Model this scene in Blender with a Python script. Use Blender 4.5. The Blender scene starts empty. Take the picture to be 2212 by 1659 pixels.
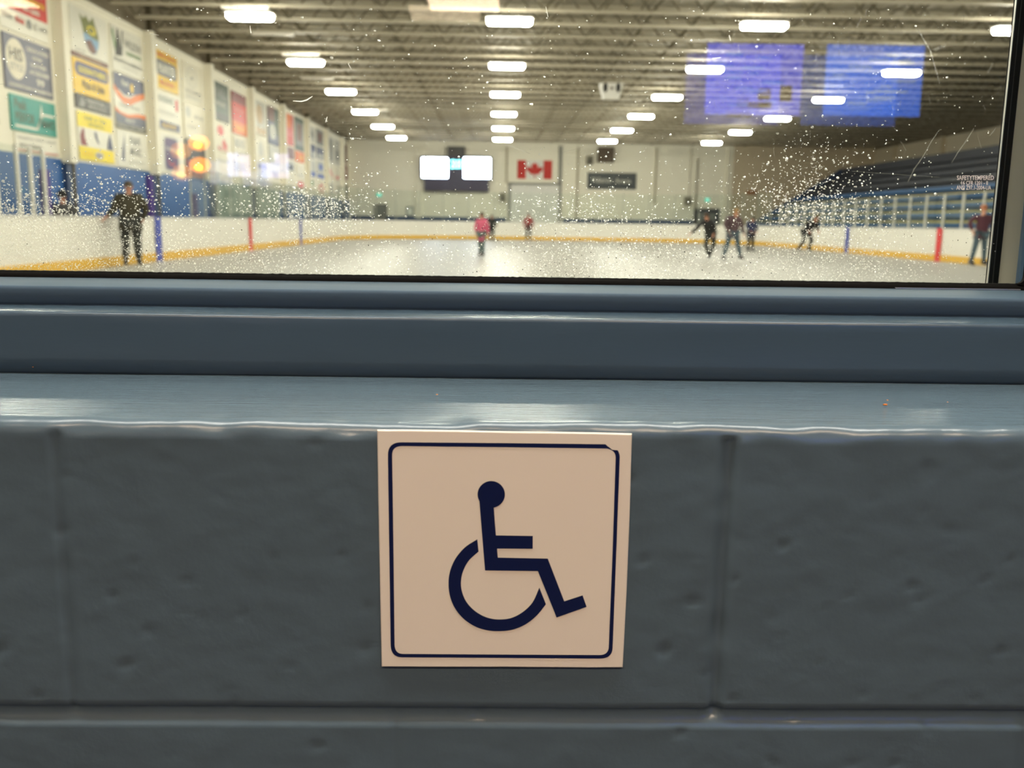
import bpy, math, random
import numpy as np
from mathutils import Vector, Matrix, noise

random.seed(7)
C = bpy.context.scene.collection
SC = bpy.context.scene
PI = math.pi

# ------------------------------------------------------------------ camera, world, exposure
F, CX, CY = 2000.0, 1106.0, 829.5            # focal length and centre in pixels of the 2212 x 1659 frame
EYE = Vector((0, 0, 1.07))                   # eye height above the ice
_a = Vector(((1075 - CX) / F, -(479 - CY) / F, -1)).normalized()
_u = Vector((.0145, 1, 0)); _u.z = -(_u.x * _a.x + _u.y * _a.y) / _a.z; _u.normalize()
_x = _a.cross(_u)
ROT = Matrix((_x, _a, _u))                   # camera axes -> world axes
cam_data = bpy.data.cameras.new('camera')
cam = bpy.data.objects.new('camera', cam_data); C.objects.link(cam)
cam.matrix_world = Matrix.Translation(EYE) @ ROT.to_4x4()
cam_data.sensor_width = 36; cam_data.sensor_fit = 'HORIZONTAL'
cam_data.lens = F / 2212 * 36
cam_data.clip_start = .01; cam_data.clip_end = 300
cam_data.dof.use_dof = True
cam_data.dof.focus_distance = .70
cam_data.dof.aperture_fstop = 9.6
SC.camera = cam
SC.view_settings.view_transform = 'Standard'; SC.view_settings.look = 'None'
SC.view_settings.exposure = 0.0; SC.view_settings.gamma = 1
SC.view_settings.use_curve_mapping = False
SC.cycles.transparent_max_bounces = 32
SC.cycles.max_bounces = 6; SC.cycles.diffuse_bounces = 4; SC.cycles.glossy_bounces = 3
SC.cycles.use_adaptive_sampling = True; SC.cycles.adaptive_threshold = .035
SC.cycles.sample_clamp_indirect = 8
SC.cycles.caustics_reflective = False; SC.cycles.caustics_refractive = False
SC.cycles.use_denoising = True
world = bpy.data.worlds.new('world'); SC.world = world; world.use_nodes = True
world.node_tree.nodes['Background'].inputs[0].default_value = (.02, .02, .022, 1)
RINK_LIGHT = 154.0        # brightness of the rink's tube lights
RINK_TINT = (1.0, .945, .79)
LOBBY_LIGHT = 21.0        # brightness of the warm lobby ceiling lights
LOBBY_TINT = (1.0, .74, .50)


def at(px, py, X=None, Y=None, Z=None):
    """where the sight line through a pixel meets a real plane"""
    d = ROT @ Vector(((px - CX) / F, -(py - CY) / F, -1))
    t = (X - EYE.x) / d.x if X is not None else (Y - EYE.y) / d.y if Y is not None else (Z - EYE.z) / d.z
    return EYE + d * t


# ------------------------------------------------------------------ materials
def lin(c):
    return tuple(((v / 255) / 12.92 if v / 255 <= .04045 else ((v / 255 + .055) / 1.055) ** 2.4) for v in c)

MATS = {}
def mat(name, col, rough=.6, spec=.5, metal=0., var=.06, vscale=3., bump=0., bscale=40., emit=None, estr=0., coat=0., stretch=None):
    """principled paint with a slight procedural unevenness; col is linear albedo"""
    if name in MATS: return MATS[name]
    m = bpy.data.materials.new(name); m.use_nodes = True
    nt = m.node_tree; b = nt.nodes['Principled BSDF']
    b.inputs['Roughness'].default_value = rough
    b.inputs['Specular IOR Level'].default_value = spec
    b.inputs['Metallic'].default_value = metal
    b.inputs['Coat Weight'].default_value = coat
    tc = nt.nodes.new('ShaderNodeTexCoord')
    src = tc.outputs['Object']
    if stretch:
        mp = nt.nodes.new('ShaderNodeMapping'); mp.inputs['Scale'].default_value = stretch
        nt.links.new(src, mp.inputs[0]); src = mp.outputs[0]
    if var > 0:
        n = nt.nodes.new('ShaderNodeTexNoise'); n.inputs['Scale'].default_value = vscale; n.inputs['Detail'].default_value = 4
        nt.links.new(src, n.inputs['Vector'])
        mx = nt.nodes.new('ShaderNodeMix'); mx.data_type = 'RGBA'
        mx.inputs[6].default_value = tuple(c * (1 - var) for c in col) + (1,)
        mx.inputs[7].default_value = tuple(min(1, c * (1 + var)) for c in col) + (1,)
        nt.links.new(n.outputs['Fac'], mx.inputs[0]); nt.links.new(mx.outputs[2], b.inputs['Base Color'])
    else:
        b.inputs['Base Color'].default_value = tuple(col) + (1,)
    if bump > 0:
        n2 = nt.nodes.new('ShaderNodeTexNoise'); n2.inputs['Scale'].default_value = bscale; n2.inputs['Detail'].default_value = 5
        nt.links.new(src, n2.inputs['Vector'])
        bp = nt.nodes.new('ShaderNodeBump'); bp.inputs['Strength'].default_value = 1; bp.inputs['Distance'].default_value = bump
        nt.links.new(n2.outputs['Fac'], bp.inputs['Height']); nt.links.new(bp.outputs[0], b.inputs['Normal'])
    if emit:
        b.inputs['Emission Color'].default_value = tuple(emit) + (1,)
        b.inputs['Emission Strength'].default_value = estr
    MATS[name] = m
    return m

def srgb(name, c, **k):
    return mat(name, lin(c), **k)

def pane_mat(name, tint=(.97, .985, .98), ior=1.45, rough=0.0, gloss=1.0):
    m = bpy.data.materials.new(name); m.use_nodes = True; nt = m.node_tree; nt.nodes.clear()
    out = nt.nodes.new('ShaderNodeOutputMaterial'); mix = nt.nodes.new('ShaderNodeMixShader')
    fr = nt.nodes.new('ShaderNodeFresnel'); fr.inputs['IOR'].default_value = ior
    ml = nt.nodes.new('ShaderNodeMath'); ml.operation = 'MULTIPLY'; ml.inputs[1].default_value = gloss
    ge = nt.nodes.new('ShaderNodeNewGeometry'); mr = nt.nodes.new('ShaderNodeMapRange')      # a thin pane mirrors the same from both faces
    mr.inputs['To Min'].default_value = ior; mr.inputs['To Max'].default_value = 1 / ior
    nt.links.new(ge.outputs['Backfacing'], mr.inputs['Value']); nt.links.new(mr.outputs['Result'], fr.inputs['IOR'])
    tr = nt.nodes.new('ShaderNodeBsdfTransparent'); tr.inputs[0].default_value = tuple(tint) + (1,)
    gl = nt.nodes.new('ShaderNodeBsdfGlossy'); gl.inputs['Roughness'].default_value = rough
    nt.links.new(fr.outputs[0], ml.inputs[0]); nt.links.new(ml.outputs[0], mix.inputs[0])
    nt.links.new(tr.outputs[0], mix.inputs[1]); nt.links.new(gl.outputs[0], mix.inputs[2])
    nt.links.new(mix.outputs[0], out.inputs[0])
    return m

def drop_mat(name, alpha, col, refr=.45):
    """dried ice spray: partly clear, partly bends the light behind it, partly scatters it"""
    m = bpy.data.materials.new(name); m.use_nodes = True; nt = m.node_tree; nt.nodes.clear()
    out = nt.nodes.new('ShaderNodeOutputMaterial'); mix = nt.nodes.new('ShaderNodeMixShader'); mix.inputs[0].default_value = alpha
    tr = nt.nodes.new('ShaderNodeBsdfTransparent')
    rf = nt.nodes.new('ShaderNodeBsdfRefraction'); rf.inputs['IOR'].default_value = 1.33; rf.inputs['Roughness'].default_value = .35
    tl = nt.nodes.new('ShaderNodeBsdfTranslucent'); tl.inputs[0].default_value = tuple(col) + (1,)
    m2 = nt.nodes.new('ShaderNodeMixShader'); m2.inputs[0].default_value = 1 - refr
    nt.links.new(rf.outputs[0], m2.inputs[1]); nt.links.new(tl.outputs[0], m2.inputs[2])
    nt.links.new(tr.outputs[0], mix.inputs[1]); nt.links.new(m2.outputs[0], mix.inputs[2]); nt.links.new(mix.outputs[0], out.inputs[0])
    return m

# ------------------------------------------------------------------ mesh helpers
class MB:
    """collects shapes, then links them as ONE mesh object"""
    def __init__(s): s.v = []; s.f = []; s.m = []; s.mats = []
    def mi(s, m):
        if m not in s.mats: s.mats.append(m)
        return s.mats.index(m)
    def add(s, vs, fs, m):
        o = len(s.v); k = s.mi(m)
        s.v += [tuple(v) for v in vs]
        for f in fs: s.f.append(tuple(i + o for i in f)); s.m.append(k)
        return s
    def box(s, x0, x1, y0, y1, z0, z1, m):
        vs = [(x, y, z) for x in (x0, x1) for y in (y0, y1) for z in (z0, z1)]
        return s.add(vs, [(0, 1, 3, 2), (4, 6, 7, 5), (0, 4, 5, 1), (2, 3, 7, 6), (0, 2, 6, 4), (1, 5, 7, 3)], m)
    def rbox(s, x0, x1, y0, y1, z0, z1, m, b=.01):
        """box with its upright and lying edges chamfered"""
        vs = []
        for x, sx in ((x0, 1), (x1, -1)):
            for y, sy in ((y0, 1), (y1, -1)):
                for z, sz in ((z0, 1), (z1, -1)):
                    vs += [(x, y + sy * b, z + sz * b), (x + sx * b, y, z + sz * b), (x + sx * b, y + sy * b, z)]
        import itertools
        bmv = [Vector(v) for v in vs]
        return s.hull(bmv, m)
    def hull(s, pts, m):
        import bmesh
        bm = bmesh.new()
        for p in pts: bm.verts.new(p)
        bmesh.ops.convex_hull(bm, input=bm.verts)
        bm.verts.index_update()
        vs = [v.co[:] for v in bm.verts]; fs = [[v.index for v in f.verts] for f in bm.faces]
        bm.free()
        return s.add(vs, fs, m)
    def bar(s, a, b, r, m, n=6, r2=None):
        a, b = Vector(a), Vector(b); d = (b - a).normalized()
        q = d.orthogonal().normalized(); w = d.cross(q); r2 = r if r2 is None else r2
        vs = [a + (q * math.cos(t) + w * math.sin(t)) * r for t in [2 * PI * i / n for i in range(n)]]
        vs += [b + (q * math.cos(t) + w * math.sin(t)) * r2 for t in [2 * PI * i / n for i in range(n)]]
        fs = [(i, (i + 1) % n, n + (i + 1) % n, n + i) for i in range(n)] + [tuple(range(n - 1, -1, -1)), tuple(range(n, 2 * n))]
        return s.add(vs, fs, m)
    def ell(s, c, rx, ry, rz, m, n=16, k=10, lo=-PI / 2, hi=PI / 2):
        vs = []; fs = []
        for j in range(k + 1):
            p = lo + (hi - lo) * j / k
            for i in range(n):
                t = 2 * PI * i / n
                vs.append((c[0] + rx * math.cos(p) * math.cos(t), c[1] + ry * math.cos(p) * math.sin(t), c[2] + rz * math.sin(p)))
        for j in range(k):
            for i in range(n):
                fs.append((j * n + i, j * n + (i + 1) % n, (j + 1) * n + (i + 1) % n, (j + 1) * n + i))
        return s.add(vs, fs, m)
    def prism(s, poly, axis, a, b, m):
        """outline in the plane across `axis`, thick from a to b"""
        def p(u, v, w): return {'x': (w, u, v), 'y': (u, w, v), 'z': (u, v, w)}[axis]
        n = len(poly)
        vs = [p(u, v, a) for u, v in poly] + [p(u, v, b) for u, v in poly]
        fs = [tuple(range(n)), tuple(range(2 * n - 1, n - 1, -1))] + [(i, (i + 1) % n, n + (i + 1) % n, n + i) for i in range(n)]
        return s.add(vs, fs, m)
    def build(s, name, parent=None, smooth=False, **tags):
        me = bpy.data.meshes.new(name); me.from_pydata(s.v, [], s.f); me.update()
        for m in s.mats: me.materials.append(m)
        me.polygons.foreach_set('material_index', s.m)
        if smooth: me.polygons.foreach_set('use_smooth', [True] * len(s.f))
        o = bpy.data.objects.new(name, me); C.objects.link(o)
        if parent: o.parent = parent
        for k, v in tags.items(): o[k] = v
        return o

def empty(name, loc, rz=0, **tags):
    o = bpy.data.objects.new(name, None); C.objects.link(o); o.location = loc; o.rotation_euler = (0, 0, rz)
    o.empty_display_size = .1
    for k, v in tags.items(): o[k] = v
    return o

def copy_tree(o, parent=None):
    c = o.copy(); C.objects.link(c)
    if parent: c.parent = parent
    for ch in o.children: copy_tree(ch, c)
    return c

_TX = {}
def text_geo(t, bold=.0):
    """lettering as a unit mesh: x 0..1 wide, z 0..1 high"""
    if (t, bold) in _TX: return _TX[(t, bold)]
    cu = bpy.data.curves.new('t', 'FONT'); cu.body = t; cu.size = 1; cu.resolution_u = 2; cu.offset = bold
    o = bpy.data.objects.new('t', cu); C.objects.link(o)
    dg = bpy.context.evaluated_depsgraph_get(); dg.update()
    me = bpy.data.meshes.new_from_object(o.evaluated_get(dg))
    vs = [v.co.copy() for v in me.vertices]; fs = [tuple(p.vertices) for p in me.polygons]
    bpy.data.objects.remove(o); bpy.data.curves.remove(cu); bpy.data.meshes.remove(me)
    x0, x1 = min(v.x for v in vs), max(v.x for v in vs); y0, y1 = min(v.y for v in vs), max(v.y for v in vs)
    r = ([((v.x - x0) / (x1 - x0), (v.y - y0) / (y1 - y0)) for v in vs], fs)
    _TX[(t, bold)] = r
    return r

# ------------------------------------------------------------------ palette
PAINT = mat('dusty_blue_paint', (.084, .125, .160), rough=.27, spec=.5, var=.05, vscale=9, bump=.0009, bscale=38, coat=.0)
PAINT_SILL = mat('dusty_blue_brushed_gloss', (.084, .125, .160), rough=.20, spec=.5, var=.05, vscale=9, bump=.0005, bscale=1.0, stretch=(16, 700, 100))
PAINT_TRIM = mat('dusty_blue_gloss_paint', (.053, .086, .122), rough=.26, spec=.4, var=.04, vscale=5, bump=.0005, bscale=60, stretch=(.25, 1, 1))
RUBBER = mat('black_gasket_rubber', (.005, .005, .005), rough=.7, spec=.12, var=.3, vscale=60)
RUBBER_BROWN = mat('dusty_gasket_edge', (.02, .017, .012), rough=.7, var=.5, vscale=80)
ALU = mat('bright_aluminium', (.75, .76, .76), rough=.3, metal=.9, var=.05)
CREAM = mat('cream_wall_paint', (.90, .85, .72), rough=.6, var=.03)
TAN = mat('tan_wall_paint', (.60, .50, .36), rough=.7, var=.05, vscale=.4)
CREAM2 = mat('cream_pilaster_paint', (.84, .79, .66), rough=.55, var=.03)
GREYST = mat('grey_steel', (.22, .22, .2), rough=.5)
DARKGREY = mat('dark_grey_metal', (.07, .07, .07), rough=.6)
DECK = mat('roof_deck_steel', (.27, .235, .17), rough=.7, var=.15, vscale=.7)
DECK2 = mat('upper_wall_brown', (.24, .20, .14), rough=.8, var=.1)  # brown-grey wall colour above truss chord level
TRUSS = mat('truss_paint', (.44, .39, .30), rough=.6, var=.05)
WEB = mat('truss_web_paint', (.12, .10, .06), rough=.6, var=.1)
BLUEW = mat('royal_blue_wall', (.02, .115, .36), rough=.45, var=.12, vscale=.8)
DBLUE = mat('dark_blue_band', (.02, .055, .14), rough=.5, var=.1)
BOARD = mat('white_dasher_board', (.84, .81, .74), rough=.35, var=.03, vscale=.6)
YELLOW = mat('yellow_kick_plate', (.78, .46, .05), rough=.4, var=.06)
REDM = mat('red_stripe', (.7, .03, .035), rough=.4)
BLUEM = mat('blue_stripe', (.03, .06, .42), rough=.4)
WHITE = mat('white_paint', (.8, .78, .74), rough=.5, var=.03)
POST = mat('glass_post_white', (.68, .66, .6), rough=.4, var=.04)
CONC = mat('grey_concrete', (.2, .19, .17), rough=.85, var=.2)
TUBE = mat('light_diffuser', (.9, .9, .85), emit=RINK_TINT, estr=RINK_LIGHT, var=0)
LOBT = mat('lobby_diffuser', (.9, .9, .85), emit=LOBBY_TINT, estr=LOBBY_LIGHT, var=0)
WINGLASS = pane_mat('window_glass')
OUTGLASS = pane_mat('outer_window_glass', gloss=.42)
RINKGLASS = pane_mat('rink_board_glass', tint=(.955, .98, .965), gloss=.7)

def flat(name, c):     # printed or painted colour, sRGB
    return srgb('print_' + name, c, rough=.45, var=.03)
P = {k: flat(k, v) for k, v in dict(
    white=(232, 228, 215), cream=(226, 218, 196), red=(205, 45, 38), gold=(236, 192, 30), yellow=(240, 215, 20), navy=(55, 62, 100),
    slate=(92, 96, 118), teal=(38, 150, 140), black=(38, 38, 34), grey=(135, 135, 130), brown=(110, 62, 50), orange=(228, 118, 40),
    green=(80, 130, 60), olive=(120, 125, 60), purple=(80, 55, 105), maroon=(130, 45, 50), blue=(70, 95, 175), sky=(130, 170, 205),
    dkgreen=(55, 75, 62), lgrey=(190, 188, 178), pink=(225, 120, 120), tan=(190, 160, 120)).items()}

# ================================================================== THE SETTING: lobby side
WX = .543          # face of the block wall
# block wall and painted sill: one swept surface (it is painted in one piece)
def wall_front():
    # path (y, z) from low on the wall up over the sill to the frame foot
    path = [(WX, z) for z in np.linspace(0.0, .60, 13)[:-1]] + [(WX, z) for z in np.arange(.60, .9425, .0028)]
    r = .0085
    for k in range(1, 9):
        t = PI / 2 * k / 8
        path.append((WX + r - r * math.cos(t), .9455 + r * math.sin(t)))
    path += [(y, .954) for y in np.arange(WX + r + .004, .705, .004)]
    xs = list(np.linspace(-1.5, -.36, 20)) + list(np.arange(-.357, .412, .003)) + list(np.linspace(.42, 1.5, 20))
    joints = [(.1415, .0042, .0040), (-.2635, .0028, .0016), (-.6695, .003, .0018), (.5465, .003, .002)]
    joints2 = [(-.061, .003, .001), (.344, .004, .0015), (-.467, .003, .0015)]
    V = []
    for (y, z) in path:
        for x in xs:
            Y, Z = y, z
            fine = -.37 < x < .42 and z > .59
            if fine:
                n1 = noise.noise(Vector((x * 9, z * 9, y * 9)))
                n2 = noise.noise(Vector((x * 45, z * 60, 3 + y * 40)))
                n3 = noise.noise(Vector((x * 170, z * 220, 7 + y * 60)))
                n4 = noise.noise(Vector((x * 70, z * 90, 17)))
            else: n1 = n2 = n3 = n4 = 0
            if y <= WX + 1e-6:
                # pores and blisters in the paint
                Y += .0007 * n1 + .00022 * n2 + .00012 * n3 - (.0011 * max(0, n4 - .50) / .2 if n4 > .50 else 0) * -1
                # level joint with an undercut top edge
                zj = .7622 + .0006 * n1
                d = z - zj
                if abs(d) < .011:
                    g = max(0, 1 - ((d + .0005) / .0075) ** 2)
                    Y += .0036 * g if d < .003 else .0036 * max(0, g) * max(0, 1 - (d - .003) / .003)
                js = joints if z > zj else joints2
                for (jx, jw, jd) in js:
                    wob = .0014 * noise.noise(Vector((z * 22, jx * 9, 1))) + (z - .86) * .0
                    e = (x - jx - wob) / jw
                    if abs(e) < 1.6: Y += jd * math.exp(-(e ** 4) * 1.3) * (1 + .35 * n2)
                # ragged roll of paint under the sill nose
                if z > .925:
                    k = (z - .925) / .02
                    Y -= .0007 * min(1, k) * (.5 + 1.0 * n2) * (1 if fine else 0)
            elif y < WX + .012 or z < .9535:
                Y -= .0012 * n2 * (1 if fine else 0) + .0008 * n1
                Z += .0010 * n1 + .0007 * n2 - .0026
                # two long dents in the nose, left of the middle
                for (cx_, w_, dd) in ((-.035, .022, .0018), (-.078, .018, .0014)):
                    Z -= dd * math.exp(-((x - cx_) / w_) ** 4) * .8
            else:
                if y < .602: Z -= 1.1 * (.602 - y) ** 2
                Z += .00025 * n1 + .00003 * noise.noise(Vector((x * 40, y * 420, 2))) * (1 if fine else 0)
                if y < WX + .035:
                    for (cx_, w_, dd) in ((-.035, .022, .0010), (-.078, .018, .0008)):
                        Z -= dd * math.exp(-((x - cx_) / w_) ** 4) * max(0, 1 - (y - WX) / .016)
            V.append((x, Y, Z))
    nx = len(xs); Fs = []
    for j in range(len(path) - 1):
        for i in range(nx - 1):
            a = j * nx + i
            Fs.append((a, a + 1, a + nx + 1, a + nx))
    # close the back so that the wall is solid
    o = len(V)
    for x in xs: V.append((x, .705, -.3))
    for x in xs: V.append((x, WX, -.3))
    last = (len(path) - 1) * nx
    for i in range(nx - 1):
        Fs.append((last + i, last + i + 1, o + i + 1, o + i))
        Fs.append((o + i, o + i + 1, o + nx + i + 1, o + nx + i))
        Fs.append((o + nx + i, o + nx + i + 1, i + 1, i))
    b = MB(); b.add(V, Fs, PAINT); k = b.mi(PAINT_SILL)
    rows_ = [j for j, (y, z) in enumerate(path) if z > .9535 and y > WX + .003]
    for q_ in range((len(path) - 1) * (nx - 1)):
        if q_ // (nx - 1) >= rows_[0]: b.m[q_] = k
    return b.build('wall_front', smooth=True, kind='structure', label='dusty blue painted concrete block wall below the rink window')
wall_front()
m = MB()
m.box(-3.5, -1.5, WX, .73, -.3, 2.9, PAINT); m.box(1.5, 4.2, WX, .73, -.3, 2.9, PAINT); m.box(-1.5, 1.5, WX, .73, 2.1, 2.9, PAINT)
m.box(-1.5, -1.25, WX + .003, .73, .95, 2.1, PAINT); m.box(.70, 1.5, WX + .003, .73, .95, 2.1, PAINT)
m.build('wall_front_surround', kind='structure', label='blue block wall around the window opening')
m = MB()
m.box(-12, -3.5, .7, .95, -.3, 7.0, CREAM); m.box(4.2, 24.2, .7, .95, -.3, 7.0, CREAM); m.box(-3.5, 4.2, .735, .95, 2.9, 7.0, CREAM)
m.box(-3.5, 4.2, .845, .95, -.3, .99, CREAM); m.box(-3.5, -1.25, .735, .95, .95, 2.9, CREAM); m.box(.72, 4.2, .735, .95, .95, 2.9, CREAM)
m.box(-1.25, .72, .735, .95, 2.1, 2.9, CREAM)
m.build('wall_near', kind='structure', label='cream end wall of the rink around the viewing window')

# ---- window frame: stepped painted wood, swept along x
def swept(name, path, m, x0=-1.24, x1=.70, wob=.0006, **tags):
    xs = list(np.arange(x0, x1 + .001, .006))
    V = []
    for (y, z) in path:
        for x in xs:
            w = noise.noise(Vector((x * 5, z * 50, 2))) * wob + noise.noise(Vector((x * 60, z * 90, y * 90))) * wob * .18
            V.append((x, y - w, z + w * .8))
    nx = len(xs); Fs = []
    n = len(path)
    for j in range(n):
        k = (j + 1) % n
        for i in range(nx - 1):
            Fs.append((j * nx + i, j * nx + i + 1, k * nx + i + 1, k * nx + i))
    Fs.append(tuple(j * nx for j in range(n))[::-1]); Fs.append(tuple(j * nx + nx - 1 for j in range(n)))
    b = MB(); b.add(V, Fs, m)
    return b.build(name, smooth=True, **tags)

def arc(cy, cz, r, a0, a1, n=5):
    return [(cy + r * math.cos(math.radians(a0 + (a1 - a0) * i / n)), cz + r * math.sin(math.radians(a0 + (a1 - a0) * i / n))) for i in range(n + 1)]

window = empty('window_1', (0, .84, 1.02), kind='structure', label='long window from the lobby onto the ice rink')
INV = Matrix.Translation((0, -.84, -1.02))
def under_window(o):
    o.parent = window; o.matrix_parent_inverse = INV; return o
# outer stop: face, round nose, ledge; its foot is undercut
z2, z1 = 1.0005, 1.0155
under_window(swept('outer_stop', [(.760, .9530), (.6870, .9530)] + arc(.6890, .9585, .0035, -60, -150, 3)[0:0] +
      [(.6858, .9560), (.6838, .9595), (.6820, .9622), (.6815, .966), (.6815, .992)] + arc(.6850, z2 - .0035, .0035, 180, 90, 5) + [(.7200, z2), (.760, z2)], PAINT_TRIM, wob=.0009))
PAINT_LEDGE = mat('dusty_blue_satin_paint', (.068, .110, .160), rough=.58, spec=.12, var=.04, vscale=5, bump=.0005, bscale=60, stretch=(.25, 1, 1))
under_window(swept('inner_stop', [(.840, z2 - .004), (.7335, z2 - .004), (.7335, z2 + .0015), (.7315, z2 + .0030), (.7312, z1 - .003)] +
      arc(.7337, z1 - .0025, .0025, 180, 90, 4) + [(.78, z1), (.8365, z1), (.840, z1)], PAINT_LEDGE, wob=.0004))
# gasket: black rubber with a dusty ragged upper lip
gx = list(np.arange(-1.24, .70, .0022)); V = []; Fs = []
for x in gx:
    j = .00045 * noise.noise(Vector((x * 300, 1, 2))) + .0003 * noise.noise(Vector((x * 900, 5, 2)))
    for (y, z) in ((.8365, z1 - .002), (.8355, z1 + .0012), (.8362, z1 + .0030), (.8385, z1 + .0056 + j), (.8400, z1 + .0058 + j), (.8400, z1 - .002)):
        V.append((x, y, z))
for i in range(len(gx) - 1):
    for k in range(6): Fs.append((i * 6 + k, i * 6 + (k + 1) % 6, (i + 1) * 6 + (k + 1) % 6, (i + 1) * 6 + k))
g = MB(); g.add(V, Fs, RUBBER); under_window(g.build('gasket', smooth=False))
g = MB(); g.box(-1.24, .70, .8335, .8365, z1, z1 + .0008, RUBBER); g.box(.36, .474, .8330, .8350, z1 + .0003, z1 + .0011, ALU)
under_window(g.build('glazing_bead'))
# right-hand gasket with a rounded corner, and the frame beyond it
g = MB()
pts = [(.4785, 2.05), (.4785, 1.0275)] + [(.4785 - .006 * (1 - math.cos(t)), 1.0275 - .006 * math.sin(t)) for t in np.linspace(.2, PI / 2, 5)] + [(.4725, 1.0205), (.50, 1.0165), (.50, 2.05)]
g.prism(pts, 'y', .836, .840, RUBBER); under_window(g.build('side_gasket'))
g = MB(); g.box(.50, .72, .733, .845, 1.0155, 2.1, PAINT_TRIM); g.box(-1.25, -1.2, .733, .845, 1.0155, 2.1, PAINT_TRIM); g.box(-1.2, .50, .733, .845, 2.03, 2.1, PAINT_TRIM)
under_window(g.build('window_frame'))
# two panes of the sealed unit, the outer one very slightly out of true
g = MB(); g.box(-1.2, .50, .8405, .8445, 1.012, 2.04, WINGLASS); under_window(g.build('glass_pane'))
g = MB(); g.box(-.85, .85, -.0015, .0015, -.514, .514, OUTGLASS)
op = g.build('glass_pane'); op.location = (-.35, .8575, 1.526); op.rotation_euler = (math.radians(-.28), 0, math.radians(.62)); op.parent = window; op.matrix_parent_inverse = INV
# etched safety stamp on the inner pane
g = MB(); ETCH = mat('etched_white', (.85, .85, .85), rough=.9, var=0)
for t, x0, x1, y0, y1 in (('SAFETYTEMPERED', 2067, 2147, 379, 389), ('16 CFR 1201 - II', 2077, 2134, 390.5, 399.5), ('ANSI Z97.1-2004-UA', 2066, 2141, 400.5, 410)):
    vs, fs = text_geo(t, .015); a = at(x0, y1, Y=.8400); b = at(x1, y1, Y=.8400); c = at(x0, y0, Y=.8400)
    g.add([a + (b - a) * u + (c - a) * v for u, v in vs], fs, ETCH)
under_window(g.build('safety_stamp'))

# post outside the glass: black rubber strip, pale padding, blue edge
m = MB(); m.box(.4775, .4781, .8975, .9002, .93, 2.9, ALU); m.box(.4781, .4882, .898, .9035, .93, 2.9, RUBBER)
m.box(.4820, .4826, .8972, .898, .93, 2.9, mat('rubber_seam', (.05, .05, .05), rough=.4, var=0))
m.box(.4882, .5075, .9025, .907, .93, 2.9, mat('pale_grey_post_paint', (.86, .83, .74), rough=.6, var=.05, vscale=20, bump=.0005, bscale=90))
m.box(.5075, .5300, .897, .93, .93, 2.9, mat('pale_blue_jamb_paint', (.22, .36, .62), rough=.5, var=.1, vscale=20))
m.build('trim_1', kind='structure', label='black rubber strip and pale post outside the right end of the window')

# ---- lobby behind the viewer
LOBW = mat('lobby_wall_paint', (.16, .12, .085), rough=.7, var=.1)
m = MB(); m.box(-5.3, 6.0, -7.4, -7.2, -.3, 2.9, LOBW); m.build('wall_lobby_back', kind='structure')
m = MB(); m.box(-5.3, -5.1, -7.2, WX, -.3, 2.9, LOBW); m.build('wall_lobby_left', kind='structure')
m = MB(); m.box(5.8, 6.0, -7.2, WX, -.3, 2.9, LOBW); m.build('wall_lobby_right', kind='structure')
m = MB(); m.box(-5.3, -3.5, WX, WX + .15, -.3, 2.9, LOBW); m.box(4.2, 6.0, WX, WX + .15, -.3, 2.9, LOBW); m.build('wall_lobby_front', kind='structure')
m = MB(); m.box(-5.3, 6.0, -7.4, .7, -.4, -.3, mat('lobby_rubber_floor', (.05, .05, .055), rough=.7)); m.build('floor_lobby', kind='structure')
m = MB(); m.box(-5.3, 6.0, -7.4, .73, 2.9, 3.0, mat('lobby_ceiling_tile', (.30, .26, .21), rough=.9)); m.build('ceiling_lobby', kind='structure')
for i, (x, y, w, d, nm) in enumerate([(-.30, -6.42, .58, .5, 'middle lobby ceiling light reflected at the top edge of the window'),
                                   (-4.45, -6.6, .9, .5, 'lobby ceiling light reflected at the upper left corner of the window'),
                                   (-.75, -1.35, 1.0, .6, 'wide warm lobby ceiling light left of the viewer, over the sill'),
                                   (.9, -1.35, 1.2, .6, 'wide warm lobby ceiling light right of the viewer, over the sill')]):
    e = empty('lobby_ceiling_light', (x, y, 2.9), label=nm, category='ceiling light', group='lobby ceiling lights')
    MB().box(-w / 2 - .03, w / 2 + .03, -d / 2 - .03, d / 2 + .03, -.05, 0, WHITE).build('frame', e)
    MB().box(-w / 2, w / 2, -d / 2, d / 2, -.06, -.05, LOBT).build('diffuser', e)

STRIPT = mat('added_strip_diffuser', (.9, .9, .85), emit=(1.0, .96, .86), estr=34.0, var=0)  # lamp added out of view to brighten the sill top
e = empty('added_strip_light', (0, .38, 2.9), label='added unseen strip light on the lobby ceiling that brightens the sill', category='strip light')
MB().rbox(-1.25, 1.25, -.15, .15, -.06, -.002, WHITE, .01).build('housing', e)
MB().rbox(-1.2, 1.2, -.12, .12, -.09, -.06, STRIPT, .01).build('diffuser', e)

def screen(name, x0, x1, z0, z1, y, faces, bezel, label, cat, group=None):
    e = empty(name, ((x0 + x1) / 2, y, z0), label=label, category=cat)
    if group: e['group'] = group
    w = (x1 - x0) / 2; h = z1 - z0
    MB().rbox(-w - .03, w + .03, -.06, -.005, -.03, h + .03, bezel, .008).build('housing', e)
    b = MB()
    for (a0, a1, c0, c1, mm) in faces: b.box(-w + a0 * 2 * w, -w + a1 * 2 * w, -.006, 0 + .001 * len(b.mats), c0 * h, c1 * h, mm)
    b.build('display', e)
    return e
BS = lambda n, c, s: mat(n, (.02, .02, .02), emit=c, estr=s, var=0, rough=.3)
sb1, sb2, sb3, sb4 = BS('screen_violet', (.09, .12, 1), 8.5), BS('screen_azure', (.04, .20, 1), 8.0), BS('screen_text', (.45, .6, 1), 6.), BS('screen_brown', (.35, .14, .05), 1.2)
rnd = random.Random(3)
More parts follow.
